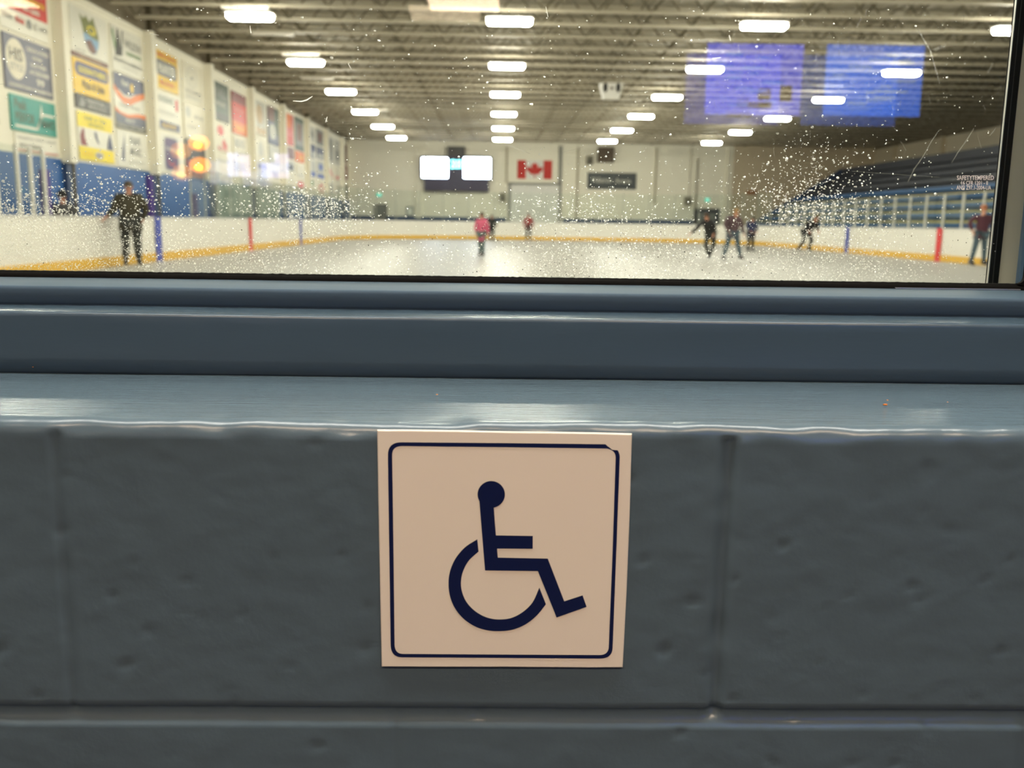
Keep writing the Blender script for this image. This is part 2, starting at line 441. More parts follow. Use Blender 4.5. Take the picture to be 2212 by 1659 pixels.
def menu(base, alt):
    f = [(0, 1, 0, 1, base)]
    for i in range(16):
        u, v = rnd.uniform(.05, .7), rnd.uniform(.1, .85); f.append((u, u + rnd.uniform(.1, .25), v, v + .03, alt))
    return f
SY = -4.5
screen('display_screen', 1.33, 1.95, 1.775, 2.215, SY, menu(sb1, sb2) + [(.55, .68, .22, .38, sb4), (.78, .9, .2, .42, sb4), (.45, .7, .1, .18, sb4)], DARKGREY,
       'violet blue display screen reflected in the glass, the left one of two', 'screen', 'blue screens reflected in the window')
screen('display_screen', 2.10, 2.73, 1.78, 2.22, SY, menu(sb2, sb3), DARKGREY, 'bright azure display screen reflected in the glass near the right end', 'screen', 'blue screens reflected in the window')
lav = BS('glow_lavender', (.45, .5, 1), 8.5); lav2 = BS('glow_lilac', (.65, .55, 1), 7.5); lavd = BS('glow_dim', (.1, .1, .3), 1)
screen('vending_display', -1.755, -1.61, 1.335, 1.485, SY, [(0, .5, 0, 1, lav), (.53, 1, 0, .93, lav2), (.50, .53, 0, 1, lavd)], DARKGREY, 'small lilac lit panel reflected in front of the fourth wall bay', 'display', 'lilac panels reflected in the window')
screen('vending_display', -1.54, -1.36, 1.33, 1.485, SY, [(0, 1, 0, .6, lav), (.5, 1, .6, 1, lav2), (0, .5, .72, .78, lavd), (.3, 1, 0, .2, lav2)], DARKGREY, 'larger pale blue lit panel reflected just right of the small lilac one', 'display', 'lilac panels reflected in the window')
# amber lamps on a dark red panel
e = empty('amber_lamp_panel', (-1.94, SY, 1.30), label='dark red panel with two glowing amber lamps one above the other, reflected', category='lamp panel')
MB().box(-.12, .09, -.08, -.02, .0, .36, mat('dark_red_panel', (.1, .015, .01), rough=.5)).build('panel', e)
am = BS('amber_glow', (1, .30, .015), 20)
amc = BS('amber_core', (1, .62, .03), 42)
for zz in (.105, .245):
    l = MB(); l.ell((0, -.02, zz), .068, .03, .05, am); lo = l.build('lamp', e, smooth=True)
    l = MB(); l.ell((.0, -.012, zz - .012), .035, .03, .025, amc); l.build('lamp_core', lo, smooth=True)

# ================================================================== accessibility sign
SGY = WX - .0024
sign = empty('accessibility_sign', (.005, WX, .87), label='square white sign with a navy wheelchair symbol stuck on the blue block wall', category='sign')
SINV = Matrix.Translation((-.005, -WX, -.87))
def on_sign(o): o.parent = sign; o.matrix_parent_inverse = SINV; return o
SIGNW = mat('cream_white_plastic', (.80, .745, .66), rough=.16, spec=.5, var=.012, vscale=30, bump=.00003, bscale=60)
NAVY = mat('navy_sign_ink', (.004, .010, .060), rough=.3, var=0)
def sp(zx, zy, y=SGY): p = at(780 + zx / 2.86, 900 + zy / 2.86, Y=y); return (p.x, p.z)
cor = [sp(99, 84), sp(250, 84), sp(560, 88), sp(860, 94), sp(905, 95), sp(1200, 98), sp(1450, 102), sp(1674, 108), sp(1660, 600), sp(1640, 1100), sp(1617, 1552), sp(1400, 1553), sp(900, 1549), sp(500, 1549), sp(127, 1547), sp(118, 1100), sp(108, 600)]
b = MB(); n = len(cor); ch = .0006
cx0, cz0 = sum(p[0] for p in cor) / n, sum(p[1] for p in cor) / n
inn = [(x + (ch if x < cx0 else -ch), z + (ch if z < cz0 else -ch)) for x, z in cor]
vs = [(x, WX - .0002, z) for x, z in cor] + [(x, SGY + .0005, z) for x, z in cor] + [(x, SGY, z) for x, z in inn]
fs = [(i, (i + 1) % n, n + (i + 1) % n, n + i) for i in range(n)] + [(n + i, n + (i + 1) % n, 2 * n + (i + 1) % n, 2 * n + i) for i in range(n)] + [tuple(range(3 * n - 1, 2 * n - 1, -1)), tuple(range(n))]
b.add(vs, fs, SIGNW); on_sign(b.build('plate'))
def spline(pts, k=6, closed=False):
    out = []
    n = len(pts)
    for i in range(n - 1):
        p0, p1, p2, p3 = pts[max(i - 1, 0)], pts[i], pts[i + 1], pts[min(i + 2, n - 1)]
        for j in range(k):
            t = j / k
            out.append(tuple(.5 * ((2 * p1[c]) + (p2[c] - p0[c]) * t + (2 * p0[c] - 5 * p1[c] + 4 * p2[c] - p3[c]) * t * t + (3 * p1[c] - p0[c] - 3 * p2[c] + p3[c]) * t ** 3) for c in (0, 1)))
    out.append(pts[-1]); return out
def decal(poly_z, th=.00025):
    return [sp(*p) for p in poly_z], SGY - th, SGY + .0001
# border: strip between outer and inner outline, with the flaw at its top right corner
def corner(cx, cy, r, a0, a1, n=8): return [(cx + r * math.cos(math.radians(a0 + (a1 - a0) * i / n)), cy - r * math.sin(math.radians(a0 + (a1 - a0) * i / n))) for i in range(n + 1)]
def sqc(p0, pc, p1, n=8): return [((1 - t) ** 2 * p0[0] + 2 * t * (1 - t) * pc[0] + t * t * p1[0], (1 - t) ** 2 * p0[1] + 2 * t * (1 - t) * pc[1] + t * t * p1[1]) for t in [i / n for i in range(n + 1)]]
outer = [(1510, 170), (900, 163), (250, 158)] + sqc((245, 158), (166, 160), (166, 235)) + [(174, 800), (183, 1410)] + sqc((183, 1412), (186, 1486), (255, 1486)) + [(900, 1490), (1475, 1494)] + sqc((1480, 1494), (1551, 1492), (1554, 1428)) + [(1576, 850), (1598, 250)] + sqc((1598, 245), (1596, 222), (1584, 207), 3)
inner = [(1520, 196), (900, 188), (250, 181)] + sqc((250, 181), (192, 183), (192, 238)) + [(200, 800), (207, 1408)] + sqc((207, 1410), (210, 1464), (258, 1465)) + [(900, 1469), (1470, 1472)] + sqc((1475, 1472), (1526, 1470), (1530, 1425)) + [(1553, 850), (1573, 255)] + sqc((1573, 250), (1572, 225), (1552, 209), 3)
b = MB(); n = len(outer)
vs = [(*((lambda p: (p[0], SGY - .0002, p[1]))(sp(*p))),) for p in outer + inner]
b.add(vs, [(i, n + i, n + i + 1, i + 1) for i in range(n - 1)], NAVY)
tr = [(1510, 170), (1520, 180), (1534, 190), (1550, 204), (1566, 206), (1584, 207), (1552, 210), (1540, 203), (1520, 196)]
b.add([(lambda p: (p[0], SGY - .0002, p[1]))(sp(*p)) for p in tr], [tuple(range(len(tr)))], NAVY)
on_sign(b.build('border'))
# wheelchair user symbol
b = MB()
head = [(804 + 84.5 * math.cos(t), 480 + 83 * math.sin(t)) for t in [2 * PI * i / 48 for i in range(48)]]
body = [(729, 500), (818, 540), (833, 733), (1061, 736), (1060, 815), (840, 814), (845, 870), (1153, 876), (1255, 1140), (1368, 1103), (1393, 1174), (1208, 1240), (1092, 953), (766, 949)]
def fill(poly, d):
    b.add([(lambda p: (p[0], SGY - d, p[1]))(sp(*p)) for p in poly], [tuple(range(len(poly)))], NAVY)
fill(head, .00020); fill(body, .00024)
oc = spline([(718, 757), (640, 808), (578, 885), (545, 975), (543, 1075), (570, 1165), (625, 1240), (700, 1293), (780, 1319), (862, 1324), (940, 1314), (1020, 1280), (1088, 1225), (1142, 1158)])
ic = spline([(726, 833), (668, 885), (630, 955), (617, 1025), (625, 1085), (650, 1142), (692, 1190), (745, 1226), (800, 1246), (862, 1252), (930, 1242), (1000, 1205), (1060, 1145), (1101, 1055)])
n = len(oc)
b.add([(lambda p: (p[0], SGY - .0002, p[1]))(sp(*p)) for p in oc + ic], [(i, n + i, n + i + 1, i + 1) for i in range(n - 1)], NAVY)
on_sign(b.build('wheelchair_symbol'))

# crumbs lying on the sill
CR = mat('rust_orange_crumb', (.45, .13, .02), rough=.9)
for i, (px, py, s, lb) in enumerate([(1912, 876, .0016, 'largest orange crumb, on the right part of the sill'), (1917, 865, .0007, 'tiny orange crumb behind the largest one on the sill'),
                                     (944, 853, .0008, 'tiny orange crumb on the sill left of its middle'), (1694, 821, .001, 'thin yellowish crumb at the back of the sill under the frame'),
                                     (2047, 869, .0005, 'tiny dark crumb on the far right of the sill'), (73, 793, .0006, 'tiny yellow crumb in the groove at the left end of the frame')]):
    p = at(px, py, Z=.9550) if py > 800 else at(px, py, Y=.682)
    b = MB(); b.ell((0, 0, s * .35), s, s * .7, s * .4, CR, 8, 5)
    o = b.build('crumb', smooth=False, label=lb, category='crumb', group='crumbs on the sill'); o.location = p
    if py < 800: o.location = (p.x, .6808, p.z)

# ================================================================== THE SETTING: rink hall
XL, XR, YF, ZC, ZD = -9.45, 23.9, 60.0, 5.9, 6.75
LBX, RBX, BY = -8.25, 14.35, 56.6
m = MB(); m.box(XL - .3, XR + .3, .7, YF + .3, -.4, -.02, CONC); m.build('floor', kind='structure', label='concrete floor around the ice')
ICE = mat('ice', (.45, .435, .405), rough=.42, spec=.16, var=.03, vscale=.25, bump=.004, bscale=3)
# ice sheet with rounded far corners
def rink_outline(inset=0, r=7.5, n=14):
    x0, x1, y1 = LBX + inset, RBX - inset, BY - inset; r -= inset
    pts = [(x0, .96)]
    pts += [(x0 + r - r * math.cos(t), y1 - r + r * math.sin(t)) for t in np.linspace(0, PI / 2, n)]
    pts += [(x1 - r + r * math.cos(t), y1 - r + r * math.sin(t)) for t in np.linspace(PI / 2, 0, n)]
    pts += [(x1, .96)]
    return pts
m = MB(); m.prism(rink_outline(.02), 'z', -.018, 0.0, ICE); m.build('floor_ice', kind='structure', label='pale glossy ice sheet of the rink')
m = MB(); m.box(XL - .3, XL, .95, YF + .3, -.3, 2.27, BLUEW); m.build('wall_left_lower', kind='structure', label='royal blue lower part of the left wall')
m = MB(); m.box(XL - .1, XL + .012, 31.6, 41.0, -.02, 2.26, mat('grey_green_wall', (.24, .30, .27), rough=.6, var=.1)); m.build('trim_25', kind='structure', label='grey green lower wall section on the left')
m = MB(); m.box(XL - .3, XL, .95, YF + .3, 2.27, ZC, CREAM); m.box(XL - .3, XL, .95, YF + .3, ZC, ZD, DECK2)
m.box(XL, XL + .03, .95, YF, ZC - .12, ZC, CREAM2)
m.build('wall_left', kind='structure', label='cream upper left wall that carries the advertising boards')
m = MB(); m.box(XL, 14.9, YF, YF + .3, -.3, ZD, CREAM); m.box(14.9, XR, YF, YF + .3, -.3, ZD, TAN)
for (a, c) in ((XL + .1, .55), (4.15, 12.5)): m.box(a, c, YF - .03, YF, .9, 1.33, DBLUE)
m.build('wall_back', kind='structure', label='cream far end wall of the rink')
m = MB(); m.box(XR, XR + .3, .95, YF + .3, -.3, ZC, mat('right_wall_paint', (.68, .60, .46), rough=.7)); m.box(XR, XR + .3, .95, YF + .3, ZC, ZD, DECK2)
for y in np.arange(14, 60, 6.1): m.box(XR - .2, XR, y, y + .25, 0, ZC, TAN)
m.build('wall_right', kind='structure', label='tan right wall behind the bleachers')
# corrugated roof deck
m = MB(); xs = np.arange(XL - .3, XR + .35, .3)
V = []; Fs = []
for i, x in enumerate(xs):
    z = ZD + (.07 if i % 2 else 0)
    V += [(x, .7, z), (x, YF + .3, z)]
    if i: k = 2 * i; Fs.append((k - 2, k - 1, k + 1, k))
m.add(V, Fs, DECK); m.box(XL - .3, XR + .3, .7, YF + .3, ZD + .1, ZD + .2, DECK); m.build('ceiling', kind='structure', label='corrugated steel roof deck above the trusses')
# left wall pilasters
for k in range(-2, 8):
    y = 20.86 + 5.19 * k
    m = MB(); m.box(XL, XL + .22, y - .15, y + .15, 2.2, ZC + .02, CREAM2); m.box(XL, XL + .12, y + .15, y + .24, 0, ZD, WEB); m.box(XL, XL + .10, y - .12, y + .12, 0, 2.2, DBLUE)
    m.build('trim_%d' % (k + 4), kind='structure', label='cream pilaster on the left wall')

# ---- roof trusses (one mesh per truss, all sharing it)
def truss_mesh():
    m = MB(); a, b = -9.0, 23.6
    m.box(a, b, -.075, .075, 0, .045, TRUSS); m.box(a, b, -.012, .012, .045, .09, TRUSS)
    m.box(XL, XR, -.06, .06, .76, .83, TRUSS)
    n = int((b - a) / .62); st = (b - a) / n
    for i in range(n):
        x0 = a + i * st; up = i % 2 == 0
        m.bar((x0, 0, .04 if up else .78), (x0 + st, 0, .78 if up else .04), .022, WEB, 5)
    m.bar((a, 0, .04), (XL + .02, 0, .78), .025, WEB, 5)
    return m
proto = truss_mesh().build('roof_truss', category='roof truss', group='white roof trusses above the ice')
ys = [1.35 + 1.5275 * k for k in range(38)]
ORD = ['first', 'second', 'third', 'fourth', 'fifth', 'sixth', 'seventh', 'eighth', 'ninth', 'tenth', 'eleventh', 'twelfth', 'thirteenth', 'fourteenth', 'fifteenth', 'sixteenth', 'seventeenth', 'eighteenth', 'nineteenth', 'twentieth', 'twenty-first', 'twenty-second', 'twenty-third', 'twenty-fourth', 'twenty-fifth']
yv = [y for y in ys if y > 20.5]
for k, y in enumerate(ys):
    o = proto if k == 0 else proto.copy()
    if k: C.objects.link(o)
    o.location = (0, y, ZC)
    if y > 20.5:
        i = yv.index(y)
        o['label'] = 'white steel roof truss across the hall, %s in view counted from the window' % ORD[i] if i < 25 else 'white steel roof truss near the far wall'
    else: o['label'] = 'white steel roof truss in the near half of the hall'
    if i if y > 20.5 else 0: pass
# lengthwise bridging and ducts between trusses
m = MB()
for x in (-6.9, -3.6, -.9, 3.3, 7.4, 9.6, 12.2, 15.5, 18.5, 21.4):
    m.bar((x, .96, ZC + .10), (x, YF, ZC + .10), .02, WEB, 5); m.bar((x + .5, .96, ZC + .62), (x + .5, YF, ZC + .62), .02, WEB, 5)
m.build('trim_30', kind='structure', label='steel bridging running lengthwise through the trusses')
for x, yy, lb in ((18.0, 27.5, 'pale roof panel nearest among the trusses at the upper right'), (19.6, 33.0, 'pale roof panel second nearest at the upper right'), (21.4, 39.0, 'pale roof panel farthest at the upper right')):
    o = MB().box(x - 1.0, x + 1.0, yy - 2.2, yy + 2.2, ZD - .06, ZD - .01, mat('insulation_panel', (.75, .66, .5), rough=.8)).build('roof_panel', label=lb, category='panel', group='pale roof panels at the upper right')

# ---- rink lights
def light_fixture():
    e = empty('tube_light', (0, 0, 0), category='ceiling light', group='tube lights under the roof trusses')
    m = MB(); m.rbox(-.53, .53, -.18, .18, .14, .20, WHITE, .02); m.build('housing', e)
    m = MB(); m.rbox(-.50, .50, -.15, .15, .03, .145, TUBE, .04); m.build('diffuser', e)
    for sx in (-.42, .42): MB().bar((sx, 0, .195), (sx, 0, 1.40), .008, GREYST, 5).build('hanger', e)
    return e
rows = [(-5.6, 'left row'), (.216, 'centre row'), (5.98, 'right-of-centre row'), (11.75, 'far right row')]
pl = light_fixture(); first = True
for x, rn in rows:
    for k in range(-3, 6):
        y = 21.95 + 6.09 * k
        o = pl if first else copy_tree(pl); first = False
        o.location = (x, y, 5.42)
        vis = k if rn != 'far right row' else k
        o['label'] = ('tube light in the %s under the roof, %s in view from the window' % (rn, ORD[k])) if k >= 0 else 'tube light in the near part of the hall, out of view'
# unlit heater strips between the left lights
HT = mat('heater_strip', (.85, .8, .72), rough=.4)
for x, y, lb in ((-5.7, 21.2, 'nearest'), (-5.9, 22.8, 'second'), (-6.0, 25.8, 'third'), (-5.9, 28.8, 'fourth'), (-6.3, 33.5, 'fifth'), (-5.5, 43.0, 'farthest')):
    m = MB(); m.rbox(-.55, .55, -.06, .06, -.03, .03, HT, .01); y = min(ys, key=lambda v: abs(v - y)); o = m.build('heater_strip', label='slim unlit white strip near the left light row, %s from the window' % lb, category='strip light', group='slim unlit strips on the left'); o.location = (x, y, ZC - .03)

# ---- boards, kick plate, glass
boards = empty('rink_boards', (LBX, .96, 0), label='white rink boards with yellow kick plate and glass above, around the ice', category='rink boards')
BI = Matrix.Translation((-LBX, -.96, 0))
def onb(o): o.parent = boards; o.matrix_parent_inverse = BI; return o
def ribbon(off0, off1, z0, z1, m, name, r=7.5):
    a = rink_outline(off0, n=20); b_ = rink_outline(off1, n=20); n = len(a)
    V = [(x, y, z0) for x, y in a] + [(x, y, z1) for x, y in a] + [(x, y, z0) for x, y in b_] + [(x, y, z1) for x, y in b_]
    Fs = []
    for i in range(n - 1):
        Fs += [(i, i + 1, n + i + 1, n + i), (2 * n + i, 3 * n + i, 3 * n + i + 1, 2 * n + i + 1), (n + i, n + i + 1, 3 * n + i + 1, 3 * n + i)]
    b = MB(); b.add(V, Fs, m); return onb(b.build(name))
ribbon(0, -.10, 0, 1.03, BOARD, 'dasher_panel')
ribbon(.02, 0.001, .01, .215, YELLOW, 'kick_plate')
ribbon(.015, -.11, 1.03, 1.07, mat('board_cap', (.72, .7, .66), rough=.4), 'cap_rail')
for (x, sg) in ((LBX, 1), (RBX, -1)):
    for (y, mm, w, nm) in ((22.9 if sg > 0 else 22.4, BLUEM, .42, 'blue_line_mark'), (31.4 if sg > 0 else 30.2, REDM, .38, 'red_line_mark'), (39.4 if sg > 0 else 38.2, BLUEM, .38, 'blue_line_mark')):
        b = MB(); b.box(*sorted((x + sg * .021, x + sg * .026)), y - w / 2, y + w / 2, 0, 1.072, mm); onb(b.build(nm))
# end boards: red mark seen at far left
b = MB(); b.box(-5.35, -5.22, BY - .9, BY - .6, 0, .0, REDM) if False else None
def glass_run(pts, z1, pw=.03, pm=None):
    for i in range(len(pts) - 1):
        (xa, ya), (xb, yb) = pts[i], pts[i + 1]
        d = Vector((xb - xa, yb - ya, 0)); n_ = Vector((-d.y, d.x, 0)).normalized() * .006
        V = [(xa + n_.x, ya + n_.y, 1.07), (xb + n_.x, yb + n_.y, 1.07), (xb + n_.x, yb + n_.y, z1), (xa + n_.x, ya + n_.y, z1)]
        b = MB(); b.add(V, [(0, 1, 2, 3)], RINKGLASS)
        V2 = [(x - 2 * n_.x, y - 2 * n_.y, z) for x, y, z in V]; b.add(V2, [(3, 2, 1, 0)], RINKGLASS)
        onb(b.build('glass_panel'))
    for i, (x, y) in enumerate(pts):
        b = MB(); b.rbox(x - pw, x + pw, y - pw, y + pw, 1.06, z1 + .02, pm or POST, .006); onb(b.build('glass_post'))
glass_run([(LBX - .05, y) for y in (15.8, 16.5, 16.97, 17.46)], 2.25)
glass_run([(LBX - .05, 25.65 + 1.25 * k) for k in range(20)], 2.38, .018, mat('post_grey_green', (.42, .44, .38), rough=.5))
glass_run([(RBX + .05, 20.2 + 1.25 * k) for k in range(23)], 2.13)
ol = rink_outline(-.05, n=20)[1:-1]
def walk(pts, step):
    out = [pts[0]]; acc = 0
    for i in range(1, len(pts)):
        a, b_ = Vector(pts[i - 1]), Vector(pts[i]); L = (b_ - a).length; pos = 0
        while acc + (L - pos) >= step:
            pos += step - acc; acc = 0; out.append(tuple(a + (b_ - a) * (pos / L)))
        acc += L - pos
    return out
glass_run(walk(ol, 1.55), 2.80, .018, mat('post_grey_green', (.42, .44, .38)))

# ---- advertising boards on the left wall (read left to right = away from the window)
def banner(y0, y1, z0, z1, bg, items, label, group='advertising boards on the left wall'):
    m = MB(); X = XL + .035
    m.box(XL + .002, X, y0, y1, z0, z1, P[bg]); L, H = y1 - y0, z1 - z0; d = X
    for it in items:
        d += .0012
        k = it[0]
        if k == 'r':
            _, u0, v0, u1, v1, c = it
            m.add([(d, y0 + u0 * L, z0 + v0 * H), (d, y0 + u1 * L, z0 + v0 * H), (d, y0 + u1 * L, z0 + v1 * H), (d, y0 + u0 * L, z0 + v1 * H)], [(0, 1, 2, 3)], P[c])
        elif k == 'e':
            _, u, v, ru, rv, c = it
            m.add([(d, y0 + (u + ru * math.cos(t)) * L, z0 + (v + rv * math.sin(t)) * H) for t in [2 * PI * i / 28 for i in range(28)]], [tuple(range(28))], P[c])
        elif k == 'p':
            _, pts, c = it
            m.add([(d, y0 + u * L, z0 + v * H) for u, v in pts], [tuple(range(len(pts)))], P[c])
        elif k == 't':
            _, t, u0, v0, u1, v1, c = it
            vs, fs = text_geo(t, .028)
            m.add([(d, y0 + (u0 + a * (u1 - u0)) * L, z0 + (v0 + b * (v1 - v0)) * H) for a, b in vs], fs, P[c])
    o = m.build('advertising_board', label=label, category='advertising board', group=group)
    return o
def rr(u0, v0, u1, v1, r, c, n=5):
    pts = []
    for cx, cy, a in ((u1 - r, v1 - r * 1.6, 0), (u0 + r, v1 - r * 1.6, 90), (u0 + r, v0 + r * 1.6, 180), (u1 - r, v0 + r * 1.6, 270)):
        for i in range(n + 1): t = math.radians(a + 90 * i / n); pts.append((cx + r * math.cos(t), cy + 1.6 * r * math.sin(t)))
    return ('p', pts, c)
def wav(v0, v1, bend, c, n=12):
    return ('p', [(i / n, v0 + bend * math.sin(PI * 1.6 * i / n + .3)) for i in range(n + 1)] + [(i / n, v1 + bend * math.sin(PI * 1.6 * i / n + .3)) for i in range(n, -1, -1)], c)

# nearest bay
banner(18.50, 20.42, 4.58, 5.76, 'white', [('r', 0, .34, 1, 1, 'red'), rr(.06, .52, .42, .96, .07, 'gold'), rr(.09, .56, .39, .93, .06, 'red'), ('t', 'hh', .14, .62, .34, .86, 'white'), ('t', 'home', .44, .72, .92, .92, 'white'), ('t', 'hardware', .44, .54, .94, .68, 'gold'),
       ('t', '519-881-2600', .3, .40, .82, .49, 'white'), ('t', 'DEWALT', .04, .17, .24, .26, 'black'), ('t', 'Milwaukee', .3, .16, .48, .27, 'red'), ('e', .58, .2, .05, .08, 'grey'), ('e', .72, .2, .035, .07, 'lgrey'), ('t', 'BENJAMIN MOORE', .80, .15, .97, .24, 'grey')],
       'red and white hardware store board with a phone number, at the top left corner')
banner(18.55, 20.46, 3.47, 4.50, 'slate', [('e', .235, .57, .20, .37, 'cream'), ('t', 'HIS', .10, .54, .37, .78, 'black'), ('t', 'STYLE', .10, .36, .37, .49, 'grey'), ('t', 'CASUAL & DRESS', .46, .80, .94, .88, 'white'), ('t', 'DENIM', .58, .66, .78, .73, 'white'), ('t', 'GOLF WEAR', .53, .52, .87, .60, 'white'),
       ('t', 'ACCESSORIES', .50, .38, .92, .46, 'white'), ('t', '99', .63, .18, .80, .32, 'white'), ('t', 'DOWNTOWN WALKERTON', .06, .05, .96, .12, 'white')],
       'slate blue board with a round cream disc and thin white lettering')
banner(18.66, 20.50, 2.70, 3.38, 'teal', [('t', 'Peak', .08, .60, .34, .90, 'dkgreen'), ('t', 'PERFOR', .08, .24, .50, .54, 'dkgreen'), ('t', 'MANCE', .66, .20, .96, .46, 'dkgreen'), ('r', .06, .10, .52, .17, 'white'), ('p', [(.50, .10), (.56, .12), (.62, .50), (.66, .92), (.70, .48), (.66, .52), (.60, .40), (.54, .20)], 'white'), ('r', .68, .56, .96, .63, 'white')],
       'teal board with dark lettering and a white pulse line, below the slate blue one')
banner(18.75, 20.50, 2.32, 2.66, 'white', [('t', 'WALKERTON  SPORTS  THERAPY', .04, .66, .96, .82, 'grey'), ('t', 'PHYSIO AND MASSAGE', .08, .20, .60, .45, 'grey'), ('r', 0, .02, 1, .08, 'pink')], 'narrow white board with thin grey lettering under the teal one')
banner(17.6, 18.18, 2.75, 4.0, 'black', [('e', .5, .4, .4, .2, 'white')], 'black board cut by the left edge of the window')
# first full bay
A0, A1, B0, B1 = 21.48, 23.42, 23.68, 25.66
banner(A0, A1, 4.67, 5.64, 'white', [('p', [(.25, .9), (.32, .6), (.36, .35), (.46, .14), (.56, .08), (.68, .14), (.75, .35), (.76, .55), (.68, .78), (.62, .95), (.52, .80), (.42, .92), (.36, .82)], 'olive'), ('p', [(.33, .48), (.4, .52), (.55, .46), (.76, .44), (.74, .30), (.66, .12), (.56, .08), (.46, .14), (.37, .30)], 'sky'),
       ('p', [(.37, .32), (.52, .40), (.62, .28), (.68, .16), (.56, .08), (.46, .14)], 'brown'), ('e', .56, .62, .12, .1, 'yellow'), ('e', .55, .62, .08, .06, 'olive'), ('t', 'SINCE 1980', .1, .04, .34, .09, 'grey')], 'white board with a tall olive, blue and brown crest, first full bay')
banner(A0, A1, 4.57, 4.66, 'brown', [('t', 'FAMILY RESTAURANT', .2, .2, .8, .8, 'tan')], 'thin brown strip board between the crest and the yellow pizza board')
banner(A0, A1, 3.78, 4.54, 'gold', [rr(.05, .52, .98, .92, .1, 'purple'), rr(.08, .56, .95, .88, .09, 'navy'), ('t', "GODFATHER'S", .14, .62, .92, .80, 'yellow'), ('t', 'Pizza & Subs', .22, .18, .84, .42, 'black')], 'golden yellow pizza board with a purple oval name, first full bay')
banner(A0 + .05, A1, 3.46, 3.76, 'black', [('p', [(.08, .15), (.16, .9), (.26, .5), (.2, .1)], 'grey'), ('t', 'TRACTOR', .30, .52, .80, .82, 'lgrey'), ('t', 'SERVICE & REPAIR', .34, .18, .86, .40, 'lgrey')], 'dark board with grey lettering below the golden pizza board')
banner(A0 + .05, A1 + .03, 2.33, 3.39, 'white', [('r', 0, .68, 1, 1, 'yellow'), ('t', 'HAIR  &  TAN', .2, .84, .8, .93, 'olive'), ('t', 'ESTHETICS', .3, .72, .75, .80, 'olive'), ('r', 0, 0, 1, .28, 'yellow'), ('p', [(.06, .30), (.05, .5), (.12, .66), (.17, .64), (.17, .48), (.24, .30)], 'maroon'),
       ('p', [(.44, .62), (.50, .64), (.55, .45), (.60, .38), (.52, .40), (.46, .5)], 'slate'), ('p', [(.80, .3), (.84, .5), (.9, .66), (.94, .5), (.99, .3)], 'navy'), ('e', .55, .13, .12, .08, 'lgrey'), ('t', 'SALON', .47, .10, .63, .16, 'purple'), ('t', '881-0000', .08, .10, .36, .16, 'gold')], 'white and bright yellow board with three small figures, bottom of the first full bay')
banner(B0, B1, 4.60, 5.67, 'white', [('p', [(.02, .85), (.06, .95), (.18, .40), (.12, .38)], 'green'), ('p', [(.12, .45), (.18, .95), (.22, .95), (.3, .55), (.34, .95), (.38, .95), (.32, .38), (.1, .34)], 'black'), ('t', 'WILSON', .40, .60, .95, .80, 'grey'), ('t', 'construction', .45, .45, .95, .56, 'green'), ('t', 'RESIDENTIAL & COMMERCIAL', .05, .22, .95, .30, 'grey'), ('t', 'excavating', .3, .1, .8, .17, 'lgrey')],
       'white board with a black and green letter W logo')
banner(B0, B1, 3.24, 4.56, 'white', [('r', 0, .70, 1, 1, 'navy'), ('p', [(0, .78), (.1, .70), (.3, .60), (.5, .60), (.7, .70), (1, .78), (1, .68), (.75, .58), (.5, .47), (.28, .48), (.1, .58), (0, .68)], 'orange'), ('p', [(0, .80), (.12, .72), (.3, .64), (.5, .64), (.7, .72), (1, .80), (1, .84), (0, .84)], 'navy'), ('e', .58, .80, .05, .09, 'gold'), ('t', 'Park', .25, .80, .48, .90, 'white'), ('t', 'Chapel  Florists', .15, .40, .80, .47, 'grey'),
       ('r', 0, .11, 1, .22, 'navy'), ('p', [(0, .38), (.15, .30), (.4, .28), (.7, .34), (1, .36), (1, .26), (.8, .27), (.4, .22), (0, .28)], 'orange'), ('p', [(0, .30), (.2, .25), (.4, .22), (.8, .28), (1, .27), (1, .1), (0, .1)], 'slate'), ('t', 'MAIN ST', .3, .14, .62, .2, 'white'), ('r', 0, 0, 1, .09, 'black'), ('t', 'MEMORIALS  AND  FUNERALS', .05, .02, .95, .07, 'lgrey')],
       'navy and orange wave board below the letter W board')
banner(B0, B1, 2.29, 3.20, 'white', [('p', [(.12, .2), (.16, .5), (.26, .95), (.24, .5), (.22, .15)], 'slate'), ('t', 'R&R', .42, .66, .80, .88, 'grey'), ('t', 'MUSIC', .42, .36, .80, .58, 'grey'), ('t', 'guitars and lessons', .35, .12, .88, .22, 'lgrey')], 'white music board with a slim dark guitar shape, bottom of the first full bay')
# second full bay
A0, A1, B0, B1 = 26.50, 28.42, 28.82, 30.72
banner(A0, A1, 4.60, 5.62, 'gold', [('t', 'PLUMBING & HEATING', .08, .84, .92, .94, 'red'), rr(.10, .34, .94, .76, .08, 'slate'), rr(.13, .38, .91, .72, .07, 'grey'), ('t', "McINTEE", .18, .44, .86, .66, 'white'), ('t', 'REAL ESTATE', .2, .12, .8, .22, 'red')], 'golden yellow board with a grey name plate, second full bay')
banner(A0, A1, 3.50, 4.50, 'white', [('t', 'ORR INSURANCE', .04, .74, .74, .92, 'dkgreen'), ('r', .82, .60, .94, .92, 'red'), ('t', 'AND INVESTMENTS', .1, .42, .85, .52, 'lgrey'), ('p', [(.05, .02), (.1, .24), (.98, .22), (.96, .02)], 'navy'), ('t', 'ALLSTATE', .2, .06, .8, .18, 'gold')], 'white insurance board with a red block and navy foot')
banner(A0, A1, 2.32, 3.40, 'white', [rr(.22, .04, .88, .94, .1, 'lgrey'), rr(.27, .08, .84, .90, .09, 'purple'), ('t', 'Hanover', .33, .58, .78, .68, 'lgrey'), ('e', .55, .34, .16, .14, 'red'), ('e', .55, .38, .16, .14, 'purple')], 'white board with a purple rounded shield, bottom of the second full bay')
